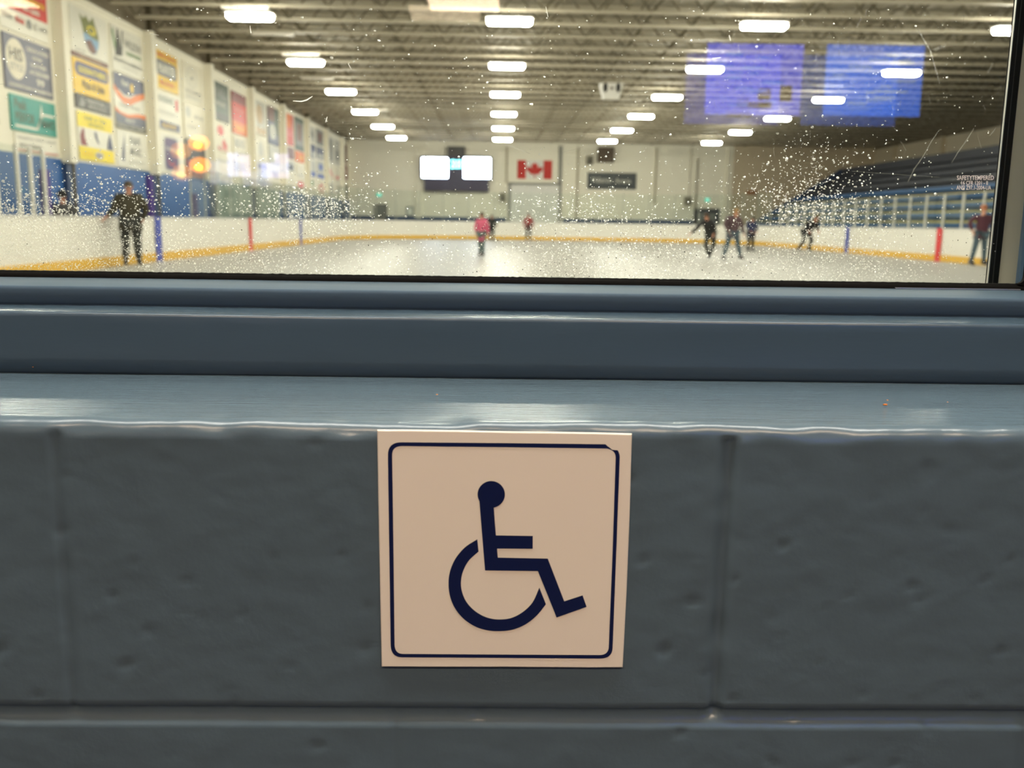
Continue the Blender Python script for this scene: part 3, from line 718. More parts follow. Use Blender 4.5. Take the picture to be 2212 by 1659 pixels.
banner(B0, B1, 4.53, 5.68, 'cream', [('e', .45, .64, .27, .27, 'lgrey'), ('e', .45, .64, .24, .24, 'cream'), ('e', .45, .64, .17, .17, 'lgrey'), ('e', .45, .64, .15, .15, 'cream'), ('e', .45, .63, .06, .05, 'grey'), ('t', 'ROYAL CANADIAN', .12, .24, .88, .32, 'grey'), ('t', 'LEGION BRANCH 102', .12, .1, .88, .18, 'lgrey')], 'pale board with a faint grey ring emblem')
banner(B0, B1, 3.44, 4.48, 'cream', [('e', .2, .75, .14, .16, 'lgrey'), ('t', 'DENTAL CARE', .5, .62, .95, .72, 'grey'), ('t', 'Walkerton', .1, .3, .6, .4, 'lgrey')], 'pale blank-looking board under the ring emblem board')
banner(B0, B1, 2.29, 3.40, 'black', [('r', 0, 0, 1, .45, 'maroon')], 'dark brown and maroon board behind the amber reflection, bottom of the second full bay')
# third to seventh bays: smaller with distance
def bay(k, specs, label_bay):
    A = 20.86 + 5.19 * k
    cols = {'a': (A + .52, A + 2.36), 'b': (A + 2.77, A + 4.67)}
    for col, z0, z1, bg, items, lb in specs:
        banner(cols[col][0], cols[col][1], z0, z1, bg, items, lb + ', ' + label_bay)
L3 = 'third full bay of the left wall'
bay(2, [('a', 4.30, 5.55, 'dkgreen', [('t', 'KIVELL', .1, .6, .9, .85, 'grey'), ('t', 'FARMS', .2, .38, .8, .52, 'lgrey'), ('r', 0, 0, 1, .2, 'black')], 'dark green board'),
        ('a', 3.28, 4.20, 'cream', [('e', .4, .76, .2, .18, 'red'), ('p', [(.45, .3), (.6, .5), (.8, .25), (.7, .1)], 'red'), ('t', 'MAPLE', .2, .05, .8, .2, 'pink')], 'white board with red splashes'),
        ('a', 2.30, 3.2, 'cream', [('r', 0, .7, 1, .8, 'lgrey')], 'pale lower left board'),
        ('b', 4.05, 5.50, 'maroon', [('r', 0, .0, 1, .3, 'orange'), ('r', 0, .3, 1, .75, 'red'), ('t', 'Dairy Dream', .15, .52, .85, .66, 'pink'), ('t', 'TAKE OUT', .2, .1, .8, .2, 'gold')], 'red and orange board'),
        ('b', 3.28, 3.98, 'cream', [('t', 'BDO', .1, .45, .8, .85, 'grey'), ('t', 'ACCOUNTANTS', .1, .1, .9, .25, 'lgrey')], 'white board with grey capitals'),
        ('b', 2.30, 3.2, 'cream', [('r', 0, .5, .8, .85, 'lgrey')], 'pale lower right board')], L3)
L4 = 'fourth full bay of the left wall'
bay(3, [('a', 4.35, 5.60, 'lgrey', [('e', .5, .6, .3, .3, 'tan'), ('r', 0, .0, 1, .2, 'tan')], 'tan and grey board'),
        ('a', 3.35, 4.2, 'cream', [('e', .5, .5, .2, .35, 'lgrey')], 'pale board with a grey oval'),
        ('a', 2.30, 3.3, 'lgrey', [('r', .05, .72, .95, .88, 'slate')], 'pale board with a slate line of lettering'),
        ('b', 4.10, 5.62, 'slate', [('r', 0, .62, .6, 1, 'brown'), ('r', .6, .3, 1, 1, 'dkgreen'), ('r', 0, 0, 1, .12, 'navy'), ('e', .4, .35, .3, .2, 'lgrey')], 'brown, slate and green board'),
        ('b', 3.30, 4.05, 'lgrey', [('e', .5, .5, .2, .2, 'white')], 'grey board'),
        ('b', 2.30, 3.2, 'cream', [('t', 'TIRE', .2, .5, .8, .8, 'slate')], 'pale lower board')], L4)
L5 = 'fifth full bay of the left wall'
bay(4, [('a', 4.35, 5.70, 'red', [('r', 0, .55, .75, 1, 'orange'), ('t', 'PIZZA', .1, .3, .9, .5, 'pink')], 'orange and red board'),
        ('a', 3.75, 4.25, 'maroon', [('r', .1, .1, .9, .9, 'brown')], 'maroon board'),
        ('a', 3.20, 3.65, 'lgrey', [('e', .6, .4, .3, .3, 'black'), ('r', 0, .2, .3, .9, 'blue')], 'grey and blue board'),
        ('a', 2.35, 3.10, 'cream', [], 'blank pale board'),
        ('b', 4.25, 5.75, 'grey', [('r', 0, .85, 1, 1, 'dkgreen'), ('r', 0, 0, 1, .15, 'dkgreen'), ('r', .2, .3, .7, .8, 'brown')], 'grey and green board'),
        ('b', 3.72, 4.2, 'orange', [('t', '24h', .4, .3, .8, .7, 'gold')], 'small orange board'),
        ('b', 2.95, 3.6, 'cream', [('r', .1, .2, .9, .3, 'lgrey')], 'pale middle board'),
        ('b', 2.35, 2.9, 'cream', [('e', .5, .6, .35, .3, 'pink'), ('r', .1, .1, .9, .2, 'lgrey')], 'pale board with a pink blot')], L5)
L6 = 'sixth full bay of the left wall'
bay(5, [('a', 4.9, 5.65, 'lgrey', [('r', .2, .3, .8, .7, 'grey')], 'pale grey top board'),
        ('a', 4.1, 4.8, 'navy', [('r', .5, .0, 1, .5, 'lgrey')], 'navy board'),
        ('a', 3.2, 4.0, 'lgrey', [('r', .1, .0, .9, .3, 'blue')], 'grey board with a blue foot'),
        ('a', 2.35, 3.1, 'cream', [('e', .4, .7, .2, .2, 'green')], 'pale board with a green dot'),
        ('b', 4.9, 5.7, 'grey', [('r', .2, .2, .7, .8, 'brown')], 'grey brown board'),
        ('b', 4.2, 4.8, 'slate', [('r', .1, .1, .9, .4, 'lgrey')], 'slate board'),
        ('b', 3.2, 4.1, 'lgrey', [('e', .5, .65, .3, .2, 'blue'), ('r', 0, .0, 1, .22, 'blue')], 'grey board with a blue disc'),
        ('b', 2.35, 3.1, 'cream', [('e', .5, .4, .35, .35, 'red'), ('e', .5, .4, .22, .22, 'cream')], 'pale board with a red ring')], L6)
L7 = 'last bay but one of the left wall'
bay(6, [('a', 4.2, 5.6, 'lgrey', [('r', .2, .1, .9, .9, 'grey')], 'grey top left board'), ('a', 3.2, 4.1, 'cream', [('p', [(.2, .9), (.9, .4), (.9, .2), (.2, .7)], 'pink')], 'pale board with a pink slash'), ('a', 2.35, 3.1, 'lgrey', [('r', .0, .1, .5, .9, 'dkgreen')], 'grey and green board'),
        ('b', 4.2, 5.6, 'lgrey', [('r', .2, .2, .9, .6, 'grey')], 'grey top right board'), ('b', 3.2, 4.1, 'cream', [('r', .2, .2, .8, .4, 'pink')], 'pale middle right board'), ('b', 2.35, 3.1, 'cream', [('r', .2, .2, .8, .5, 'lgrey')], 'pale lower right board')], L7)
for z0, z1, bg, lb in ((4.5, 5.6, 'brown', 'brown board nearest the far corner, top of its stack'), (3.5, 4.4, 'maroon', 'maroon board nearest the far corner, middle of its stack'), (2.4, 3.2, 'black', 'black board nearest the far corner, lowest of its stack')):
    banner(57.6, 59.4, z0, z1, bg, [('r', .1, .2, .4, .8, 'grey')], lb)

# ---- things on and before the far wall
e = empty('scoreboard', (-2.63, 59.4, 2.9), label='wide scoreboard with two glowing white screens on the far wall', category='scoreboard')
SCR = BS('scoreboard_screen_light', (.80, .86, 1.0), 16)
CYN = BS('scoreboard_digits', (.25, .95, 1.0), 8)
SCB = mat('scoreboard_dark_blue', (.035, .03, .07), rough=.5)
SBI = Matrix.Translation((2.63, -59.4, -2.9))
def onsb(o): o.parent = e; o.matrix_parent_inverse = SBI; return o
p = lambda x, y, Y=59.4: at(x, y, Y=Y)
for (xa, xb, ya, yb) in ((911, 968, 341, 384), (1001, 1060, 341, 385)):
    a, c = p(xa, yb), p(xb, ya)
    h = onsb(MB().rbox(a.x - .1, c.x + .1, 59.4, 59.9, a.z - .08, c.z + .08, SCB, .04).build('screen_housing'))
    h['label'] = 'dark blue screen housing'
    onsb(MB().rbox(a.x, c.x, 59.36, 59.41, a.z, c.z, SCR, .03).build('screen'))
a, c = p(968, 386), p(1001, 338); onsb(MB().box(a.x + .1, c.x - .1, 59.42, 59.9, a.z, c.z, SCB).build('centre_column'))
b = MB(); a, c = p(974, 364), p(997, 345)
vs, fs = text_geo('20:00', .02); b.add([(a.x + u * (c.x - a.x), 59.40, a.z + v * (c.z - a.z)) for u, v in vs], fs, CYN); onsb(b.build('clock_digits'))
a, c = p(916, 412), p(1056, 386); onsb(MB().rbox(a.x, c.x, 59.45, 59.9, a.z, c.z, SCB, .03).build('lower_panel'))
a, c = p(966, 339), p(1004, 316); onsb(MB().box(a.x, c.x, 59.5, 60, a.z, c.z, DARKGREY).build('bracket'))

# flag
fa, fc = at(1117, 386, Y=59.95), at(1193, 347, Y=59.95)
fx, fz, fw, fh = fa.x, fa.z, fc.x - fa.x, fc.z - fa.z
e2 = empty('canadian_flag', (fx + fw / 2, 59.97, fz), label='red and white maple leaf flag on the far wall above the tall doors', category='flag')
m = MB(); FR = mat('flag_red', (.55, .035, .03), rough=.7)
NB = 24
def ripple(u): return -.02 - .02 * math.sin(u * 18)
V = []; 
for i in range(NB + 1):
    u = i / NB; V += [(-fw / 2 + u * fw, ripple(u), 0), (-fw / 2 + u * fw, ripple(u), fh)]
m.add(V, [(2 * i, 2 * i + 2, 2 * i + 3, 2 * i + 1) for i in range(6)] , FR); m.add(V, [(2 * i, 2 * i + 2, 2 * i + 3, 2 * i + 1) for i in range(6, 18)], WHITE); m.add(V, [(2 * i, 2 * i + 2, 2 * i + 3, 2 * i + 1) for i in range(18, 24)], FR)
m.build('cloth', e2)
leaf = [(0, .5), (.09, .32), (.2, .38), (.16, .08), (.3, .22), (.34, .14), (.48, .17), (.42, .02), (.48, -.03), (.24, -.22), (.27, -.31), (.03, -.27), (.04, -.5)]
leaf = leaf + [(-x, z) for x, z in leaf[::-1][:-1]]
m = MB(); m.prism([(x * fh * .98, fh / 2 + z * fh * .86) for x, z in leaf], 'y', -.055, -.045, FR); m.build('maple_leaf', e2)

# tall white doors in a grey frame
da, dc = at(1097, 480, Y=60), at(1213, 396, Y=60)
d = empty('door_1', (da.x, 60, 0), kind='structure', label='tall white three-leaf machine doors in a grey frame on the far wall')
W_, H_ = dc.x - da.x, dc.z
m = MB(); m.box(0, .14, -.12, 0, 0, H_, GREYST); m.box(W_ - .14, W_, -.12, 0, 0, H_, GREYST); m.box(0, W_, -.12, 0, H_ - .13, H_, GREYST); m.build('door_frame', d)
for i in range(3):
    m = MB(); m.rbox(.15 + i * (W_ - .3) / 3, .13 + (i + 1) * (W_ - .3) / 3, -.08, -.01, 0, H_ - .14, WHITE, .02); m.build('door_leaf', d)
def door(n, px0, px1, py0, lb, leaves, dark_leaf):  # last flag picks dark grey metal for the leaves
    a, c = at(px0, py0, Y=60), at(px1, py0, Y=60)
    d = empty('door_%d' % n, (a.x, 60, 0), kind='structure', label=lb)
    w, h = c.x - a.x, a.z
    m = MB(); m.box(0, .07, -.1, 0, 0, h, DARKGREY); m.box(w - .07, w, -.1, 0, 0, h, DARKGREY); m.box(0, w, -.1, 0, h - .08, h, DARKGREY); m.build('door_frame', d)
    for i in range(leaves):
        u0, u1 = .08 + i * (w - .16) / leaves, .07 + (i + 1) * (w - .16) / leaves
        m = MB(); m.box(u0, u1, -.06, -.01, 0, h - .09, GREYST if not dark_leaf else DARKGREY); lf = m.build('door_leaf', d)
        MB().box(u0 + .15, u1 - .15, -.065, -.06, 1.15, h - .3, GREYST).build('door_window', lf)
        MB().bar((u1 - .08, -.09, .95), (u1 - .08, -.09, 1.15), .015, ALU).build('door_handle', lf)
door(2, 808, 836, 441, 'grey exit door at the left of the far wall', 1, False)
door(3, 1499, 1554, 450, 'dark double exit doors at the right of the far wall', 2, True)
for px, py, lb in ((819, 421, 'green lit exit sign above the left grey door on the far wall'), (1528, 432, 'green lit exit sign above the dark double doors')):
    q = at(px, py, Y=59.9)
    x = empty('exit_sign', (q.x, 59.98, q.z), label=lb, category='exit sign', group='exit signs on the far wall')
    MB().rbox(-.17, .17, -.08, 0, -.13, .13, WHITE, .01).build('housing', x)
    b = MB(); b.box(-.15, .15, -.085, -.08, -.11, .11, BS('exit_green', (.05, .85, .55), 1.1))
    pm = BS('exit_white', (.8, 1, .95), 1.4)
    b.ell((.02, -.088, .07), .025, .003, .025, pm, 10, 6); b.prism([(-.03, .04), (.05, .03), (.06, -.02), (.03, -.09), (.0, -.09), (.01, -.03), (-.06, -.08), (-.08, -.05), (-.02, -.01)], 'y', -.09, -.085, pm)
    b.build('sign_face', x)
# window by the left door, dark lettered board, vent, speakers, pipes
q0, q1 = at(877, 467, Y=60), at(894, 446, Y=60)
w = empty('window_2', (q0.x, 60, q0.z), kind='structure', label='small white framed window right of the grey door on the far wall')
W2, H2 = q1.x - q0.x, q1.z - q0.z
m = MB(); m.box(0, W2, -.05, 0, 0, .08, GREYST); m.box(0, W2, -.05, 0, H2 - .08, H2, GREYST); m.box(0, .08, -.05, 0, .08, H2 - .08, GREYST); m.box(W2 - .08, W2, -.05, 0, .08, H2 - .08, GREYST); m.build('window_frame', w)
MB().box(.08, W2 - .08, -.02, 0, .08, H2 - .08, mat('window_white_inside', (.8, .8, .72), rough=.3)).build('pane', w)
q0, q1 = at(1268, 408, Y=60), at(1375, 374, Y=60)
sg = empty('name_board', ((q0.x + q1.x) / 2, 59.98, q0.z), label='long dark grey board with pale script lettering on the far wall', category='sign')
w_, h_ = (q1.x - q0.x) / 2, q1.z - q0.z
SL = mat('dark_slate_board', (.05, .06, .065), rough=.5)
MB().rbox(-w_, w_, -.06, 0, 0, h_, SL, .02).build('board', sg)
b = MB()
for t, u0, u1, v0, v1 in (('Walkerton', -.84, -.02, .38, .72), ('Arena', .12, .78, .36, .68)):
    vs, fs = text_geo(t, .02); b.add([((u0 + (u1 - u0) * u) * w_, -.066, (v0 + (v1 - v0) * v) * h_) for u, v in vs], fs, P['lgrey'])
b.build('lettering', sg)
q0, q1 = at(1291, 350, Y=59.6), at(1327, 318, Y=59.6)
v = empty('wall_heater', ((q0.x + q1.x) / 2, 59.98, q0.z), label='brown slatted heater box high on the far wall above the name board', category='heater')
VB = mat('brown_heater_metal', (.10, .07, .045), rough=.6); w_, h_ = (q1.x - q0.x) / 2, q1.z - q0.z
MB().rbox(-w_, w_, -.5, 0, 0, h_, VB, .03).build('housing', v)
b = MB()
for i in range(7): b.box(-w_ + .06, w_ - .06, -.53, -.5, .08 + i * (h_ - .16) / 7, .13 + i * (h_ - .16) / 7, VB)
b.build('louvre', v)
def speaker(px, py, Y, s, lb):
    q = at(px, py, Y=Y)
    x = empty('wall_speaker', (q.x, Y, q.z), label=lb, category='speaker', group='small speakers on the far wall')
    MB().rbox(-s, s, -s, s, -1.3 * s, 1.3 * s, mat('speaker_grey_brown', (.2, .18, .13), rough=.6), .02).build('cabinet', x)
    b = MB(); b.ell((0, -s, -.3 * s), .6 * s, .05, .6 * s, DARKGREY, 14, 6); b.build('cone', x, smooth=True)
    MB().bar((0, s, 0), (0, s + .2, .1), .02, GREYST).build('bracket', x)
speaker(1274, 346, 59.6, .2, 'small grey speaker left of the brown heater on the far wall')
speaker(1086, 426, 59.6, .2, 'small grey speaker left of the tall white doors')
speaker(1486, 434, 59.6, .2, 'small grey speaker left of the dark double doors')
for i, (x0, x1, y0, y1, mm) in enumerate([(897, 911, 320, 470, CREAM2), (1206, 1215, 316, 396, GREYST), (1243, 1251, 318, 470, mat('pilaster_beige', (.42, .38, .28), rough=.6)), (1412, 1420, 320, 440, mat('pilaster_beige', (.42, .38, .28))),  # some uprights in a darker beige than the cream ones
                                          (1487, 1492, 320, 440, mat('pipe_grey', (.36, .33, .26))), (1500, 1509, 342, 450, mat('pipe_grey', (.36, .33, .26))), (1563, 1578, 322, 476, CREAM2), (1092, 1097, 318, 396, mat('pilaster_beige', (.42, .38, .28)))]):
    a, c = at(x0, y1, Y=60), at(x1, y0, Y=60)
    MB().box(a.x, c.x, 59.85, 60, max(0, a.z), c.z, mm).build('trim_%d' % (12 + i), kind='structure', label='upright pilaster or pipe on the far wall')
a, c = at(1613, 420, Y=59.9), at(1635, 412, Y=59.9)
o = MB().rbox(a.x, c.x, 59.9, 60, a.z, c.z, mat('rusty_orange_box', (.30, .12, .03), rough=.6), .02).build('wall_box', label='rusty orange box on the tan part of the far wall', category='box')
# hanging loudspeaker cluster
q = at(1320, 200, Y=33.0)
cl = empty('speaker_cluster', (q.x, q.y, q.z), label='white hanging loudspeaker cluster with two black cones among the trusses', category='speaker')
m = MB(); m.hull([Vector(p_) for p_ in [(-.40, -.15, .30), (.40, -.15, .30), (-.26, -.22, -.22), (.26, -.22, -.22), (-.40, .3, .30), (.40, .3, .30), (-.26, .25, -.22), (.26, .25, -.22)]], WHITE); m.build('housing', cl)
for sx in (-.22, .22):
    m = MB(); m.ell((sx, -.20, .14), .075, .04, .16, mat('speaker_black', (.01, .01, .01), rough=.5), 14, 8); m.build('cone', cl, smooth=True)
m = MB(); m.ell((0, -.20, .12), .05, .03, .05, VB, 10, 6); m.build('tweeter', cl, smooth=True)
m = MB(); None
for sx in (-.3, .3): MB().bar((sx, .1, .28), (sx, .1, ZD + .03 - q.z), .012, GREYST).build('hanger', cl)

# ---- bleachers on the right
bl = empty('bleachers', (14.9, 10, 0), label='stepped blue bleachers with yellow step edges behind the right boards', category='bleachers')
BLI = Matrix.Translation((-14.9, -10, 0))
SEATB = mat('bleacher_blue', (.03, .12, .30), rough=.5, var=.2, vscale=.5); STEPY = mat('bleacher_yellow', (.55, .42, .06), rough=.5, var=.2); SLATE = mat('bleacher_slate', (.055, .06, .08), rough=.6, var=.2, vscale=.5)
RIS = mat('bleacher_riser', (.12, .18, .19), rough=.7, var=.2)
N = 9
for i in range(N):
    x = 14.95 + i * .60; z = .95 + i * .36
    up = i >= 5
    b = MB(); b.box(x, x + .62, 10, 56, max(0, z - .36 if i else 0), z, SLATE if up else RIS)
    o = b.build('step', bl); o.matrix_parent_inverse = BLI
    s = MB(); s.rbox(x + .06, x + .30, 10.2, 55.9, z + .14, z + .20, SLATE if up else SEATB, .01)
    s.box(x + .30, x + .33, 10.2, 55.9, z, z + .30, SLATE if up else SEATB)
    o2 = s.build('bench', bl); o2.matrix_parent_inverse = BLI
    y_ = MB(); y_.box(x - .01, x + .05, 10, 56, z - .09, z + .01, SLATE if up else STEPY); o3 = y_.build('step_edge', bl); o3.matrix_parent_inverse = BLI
b = MB(); b.box(14.95 + N * .6, 14.95 + N * .6 + .12, 10, 56, 0, .95 + N * .36 + .26, SLATE); o = b.build('rear_guard', bl); o.matrix_parent_inverse = BLI
b = MB(); b.prism([(14.9, 0), (14.9, 1.0), (14.95 + N * .6, .95 + N * .36 + .26), (14.95 + N * .6, 0)], 'y', 56, 56.12, DBLUE); o = b.build('end_panel', bl); o.matrix_parent_inverse = BLI

# purple and dark padding seen behind the left boards
for y, z1, lb in ((18.1, 1.95, 'purple padded post behind the left boards near the window edge'), (23.5, 2.1, 'purple padded post behind the blue board stripe'), (26.9, 1.75, 'short purple padded post beside the first glass of the left boards')):
    m = MB(); m.rbox(-.07, .07, -.10, .10, 0, z1, mat('purple_padding', (.06, .03, .22), rough=.6), .03)
    o = m.build('padded_post', label=lb, category='post', group='purple padded posts on the left'); o.location = (LBX - .35, y, -.02)

# ================================================================== people
def skin_obj(name, joints, bones, mats, parent, sub=1):
    """one continuous skinned surface over a skeleton; joints: name -> (xyz, rx, ry)"""
    names = list(joints); idx = {n_: i for i, n_ in enumerate(names)}
    me = bpy.data.meshes.new(name); me.from_pydata([joints[n_][0] for n_ in names], [(idx[a], idx[b]) for a, b in bones], []); me.update()
    o = bpy.data.objects.new(name, me); C.objects.link(o)
    md = o.modifiers.new('skin', 'SKIN'); md.use_smooth_shade = True
    for i, n_ in enumerate(names):
        sv = me.skin_vertices[0].data[i]; sv.radius = (joints[n_][1], joints[n_][2]); sv.use_root = (i == 0)
    md2 = o.modifiers.new('sub', 'SUBSURF'); md2.levels = sub; md2.render_levels = sub
    dg = bpy.context.evaluated_depsgraph_get(); dg.update()
    nm = bpy.data.meshes.new_from_object(o.evaluated_get(dg)); nm.name = name
    o.modifiers.clear(); o.data = nm; bpy.data.meshes.remove(me)
    nm.materials.clear(); nm.materials.append(mats)
    nm.polygons.foreach_set('use_smooth', [True] * len(nm.polygons))
    o.parent = parent
    return o

SKIN = mat('skin', (.62, .30, .20), rough=.5, var=.05, vscale=12)
def person(loc, rz, h, pose, top, legs, label, hair='cap', haircol=None, skates=True, long_coat=False, hood=False, half=False, bulk=1.22):
    s = h / 1.75
    e = empty('person', loc, rz, label=label, category='person')
    D = dict(pel=(0, 0, .97), che=(0, 0, 1.28), nek=(0, 0, 1.48), hed=(0, -.01, 1.64),
             shl=(-.19, 0, 1.42), shr=(.19, 0, 1.42), ell=(-.27, .02, 1.15), elr=(.27, .02, 1.15), wrl=(-.29, -.06, .92), wrr=(.29, -.06, .92),
             hil=(-.10, 0, .92), hir=(.10, 0, .92), knl=(-.12, -.02, .52), knr=(.12, -.02, .52), anl=(-.13, .01, .13), anr=(.13, .01, .13), tol=(-.15, -.14, .08), tor=(.15, -.14, .08))
    D.update(pose)
    q = {k: Vector(v) * s for k, v in D.items()}
    R = dict(pel=(.14, .11), che=(.15, .11), nek=(.055, .055), shl=(.065, .06), shr=(.065, .06), ell=(.045, .045), elr=(.045, .045), wrl=(.03, .026), wrr=(.03, .026),
             hil=(.085, .085), hir=(.085, .085), knl=(.058, .058), knr=(.058, .058), anl=(.04, .04), anr=(.04, .04), tol=(.035, .03), tor=(.035, .03))
    J = {k: (q[k], R[k][0] * s, R[k][1] * s) for k in ('pel', 'che', 'nek', 'shl', 'shr', 'ell', 'elr', 'wrl', 'wrr', 'hil', 'hir', 'knl', 'knr', 'anl', 'anr', 'tol', 'tor')}
    up = (q['hed'] - q['nek']).normalized()
    J['jaw'] = (q['nek'] + up * .075 * s, .062 * s, .068 * s); J['hed'] = (q['hed'] + up * .0 * s, .074 * s, .088 * s); J['crn'] = (q['hed'] + up * .07 * s, .066 * s, .076 * s)
    B = [('pel', 'che'), ('che', 'nek'), ('nek', 'jaw'), ('jaw', 'hed'), ('hed', 'crn'), ('che', 'shl'), ('che', 'shr'), ('shl', 'ell'), ('shr', 'elr'), ('ell', 'wrl'), ('elr', 'wrr'), ('pel', 'hil'), ('pel', 'hir'), ('hil', 'knl'), ('hir', 'knr'), ('knl', 'anl'), ('knr', 'anr'), ('anl', 'tol'), ('anr', 'tor')]
    for sd in 'lr':
        d = (q['wr' + sd] - q['el' + sd]).normalized(); side = Vector((0, -1, 0)); side = (side - d * side.dot(d)).normalized()
        J['pm' + sd] = (q['wr' + sd] + d * .06 * s, .036 * s, .018 * s); B.append(('wr' + sd, 'pm' + sd))
        for i, (o_, L_) in enumerate(((-.026, .07), (-.009, .082), (.009, .078), (.026, .06))):
            a = q['wr' + sd] + d * .085 * s + side * o_ * s; J['f%d%s' % (i, sd)] = (a + d * L_ * s * .9 - Vector((0, .012 * s, 0)), .0085 * s, .0085 * s); B.append(('pm' + sd, 'f%d%s' % (i, sd)))
        J['th' + sd] = (q['wr' + sd] + d * .055 * s + side * .055 * s, .010 * s, .010 * s); B.append(('wr' + sd, 'th' + sd))
    skin_obj('body', J, B, SKIN, e)
    # face: nose and eyes, ears
    f = Vector((0, -1, 0)); hd = q['hed']; w_ = Vector((1, 0, 0))
    m = MB(); m.hull([hd + f * .085 * s + up * .02 * s, hd + f * .082 * s - up * .03 * s + w_ * .014 * s, hd + f * .082 * s - up * .03 * s - w_ * .014 * s, hd + f * .112 * s - up * .026 * s], SKIN)
    m.build('nose', e, smooth=True)
    for sx in (-1, 1):
        c = hd + f * .080 * s + w_ * sx * .028 * s + up * .012 * s
        MB().ell(c, .012 * s, .008 * s, .008 * s, mat('eye_dark', (.02, .02, .02), rough=.2), 8, 6).build('eye', e, smooth=True)
        c = hd + w_ * sx * .080 * s; MB().ell(c, .012 * s, .02 * s, .03 * s, SKIN, 8, 6).build('ear', e, smooth=True)
    m = MB(); m.ell(hd + f * .078 * s - up * .052 * s, .024 * s, .010 * s, .007 * s, mat('lips', (.4, .12, .1), rough=.5), 8, 6); m.build('mouth', e, smooth=True)
    # clothing follows the body
    t = 1.12 * bulk
    Jc = {k: (J[k][0].copy(), J[k][1] * t + .012 * s, J[k][2] * t + .012 * s) for k in ('pel', 'che', 'shl', 'shr', 'ell', 'elr', 'wrl', 'wrr')}
    Jc['col'] = (q['che'].lerp(q['nek'], .82), .075 * s, .075 * s)
    Jc['hem'] = (q['pel'].lerp((q['hil'] + q['hir']) / 2, 1.2 if not long_coat else 1) - Vector((0, 0, (.06 if not long_coat else .34) * s)), (.165 if not long_coat else .19) * s, (.13 if not long_coat else .14) * s)
    skin_obj('coat' if long_coat else 'jacket', Jc, [('pel', 'che'), ('che', 'col'), ('che', 'shl'), ('che', 'shr'), ('shl', 'ell'), ('shr', 'elr'), ('ell', 'wrl'), ('elr', 'wrr'), ('pel', 'hem')], top, e)
    if not half:
        Jl = {k: (J[k][0].copy(), J[k][1] * 1.05 * bulk + .010 * s, J[k][2] * 1.05 * bulk + .010 * s) for k in ('pel', 'hil', 'hir', 'knl', 'knr', 'anl', 'anr')}
        skin_obj('trousers', Jl, [('pel', 'hil'), ('pel', 'hir'), ('hil', 'knl'), ('hir', 'knr'), ('knl', 'anl'), ('knr', 'anr')], legs, e)
        if skates:
            for sd in 'lr':
                a, t_ = q['an' + sd], q['to' + sd]
                skm = mat('skate_black', (.02, .02, .022), rough=.35)
                m = MB(); m.hull([a + Vector((x, y, z)) * s for x in (-.045, .045) for y in (-.03, .06) for z in (.06, -.06)] + [t_ + Vector((x, -.06, z)) * s for x in (-.035, .035) for z in (-.01, -.04)], skm)
                bt = m.build('skate_boot', e, smooth=True)
                zb = min(a.z, t_.z) - .06 * s
                m = MB(); m.box(a.x - .004, a.x + .004, t_.y - .09 * s, a.y + .07 * s, zb - .03 * s, zb, ALU); m.build('blade', bt)
    # hair or cap
    hc = haircol or mat('dark_hair', (.03, .02, .015), rough=.7)
    m = MB()
    if hair == 'cap':
        m.ell(hd + up * .025 * s, .094 * s, .108 * s, .10 * s, hc, 16, 8, lo=-.1)
        m.hull([hd + Vector((x, y, z)) * s for x, y, z in ((-.06, -.09, .03), (.06, -.09, .03), (-.045, -.16, .02), (.045, -.16, .02), (-.05, -.09, .045), (.05, -.09, .045))], hc)
        m.build('cap', e, smooth=True)
    elif hair == 'beanie':
        m.ell(hd + up * .02 * s, .105 * s, .115 * s, .125 * s, hc, 16, 8, lo=-.25)
        m.ell(hd + up * .0 * s + Vector((0, .02, 0)), .108 * s, .112 * s, .03 * s, hc, 16, 6); m.build('beanie', e, smooth=True)
    else:
        m.ell(hd + up * .02 * s + Vector((0, .018 * s, 0)), .092 * s, .10 * s, .105 * s, hc, 16, 8, lo=-.35)
        if hair == 'long': m.ell(hd - up * .06 * s + Vector((0, .05 * s, 0)), .075 * s, .05 * s, .13 * s, hc, 12, 8)
        m.build('hair', e, smooth=True)
    return e

OLV = mat('dark_olive_coat', (.045, .040, .022), rough=.8); CHAR = mat('charcoal_trousers', (.035, .038, .035), rough=.8); BLK = mat('black_cloth', (.015, .015, .016), rough=.8)
PINKC = mat('pink_coat', (.62, .11, .20), rough=.7); TEALG = mat('teal_grey_leggings', (.10, .15, .15), rough=.8); BURG = mat('burgundy_top', (.085, .025, .04), rough=.8)
JEAN = mat('blue_grey_jeans', (.06, .10, .13), rough=.8); PLUM = mat('plum_grey_top', (.10, .06, .07), rough=.8); NVC = mat('navy_jacket_cloth', (.02, .03, .09), rough=.7); GRJ = mat('dark_grey_jacket', (.05, .05, .055), rough=.8)
BROWNH = mat('brown_hair', (.06, .035, .02), rough=.7); FAIR = mat('sandy_hair', (.36, .20, .08), rough=.7); GREYC = mat('grey_brown_cap', (.09, .065, .045), rough=.8)
def ground(px, py): q = at(px, py, Z=0); return (q.x, q.y, .03)
g0 = at(287, 577, Z=0)
person((g0.x, g0.y, .015), math.radians(25), 1.78, dict(shl=(-.22, 0, 1.42), shr=(.22, 0, 1.42), ell=(-.31, -.05, 1.17), wrl=(-.46, -.16, 1.02), elr=(.33, .08, 1.18), wrr=(.24, .02, .96), hil=(-.11, 0, .92), hir=(.11, 0, .92), knl=(-.12, 0, .5), knr=(.11, 0, .5)),
       OLV, CHAR, 'adult in a dark olive jacket and grey cap standing by the left boards', 'cap', GREYC, bulk=1.42)
q = at(137, 465, X=LBX - .55)
person((LBX - .55, q.y, -.065), math.radians(60), 1.62, {}, GRJ, CHAR, 'person in a black beanie and dark grey coat behind the left boards', 'beanie', BLK, skates=False)
g1 = at(1040, 556, Z=0)
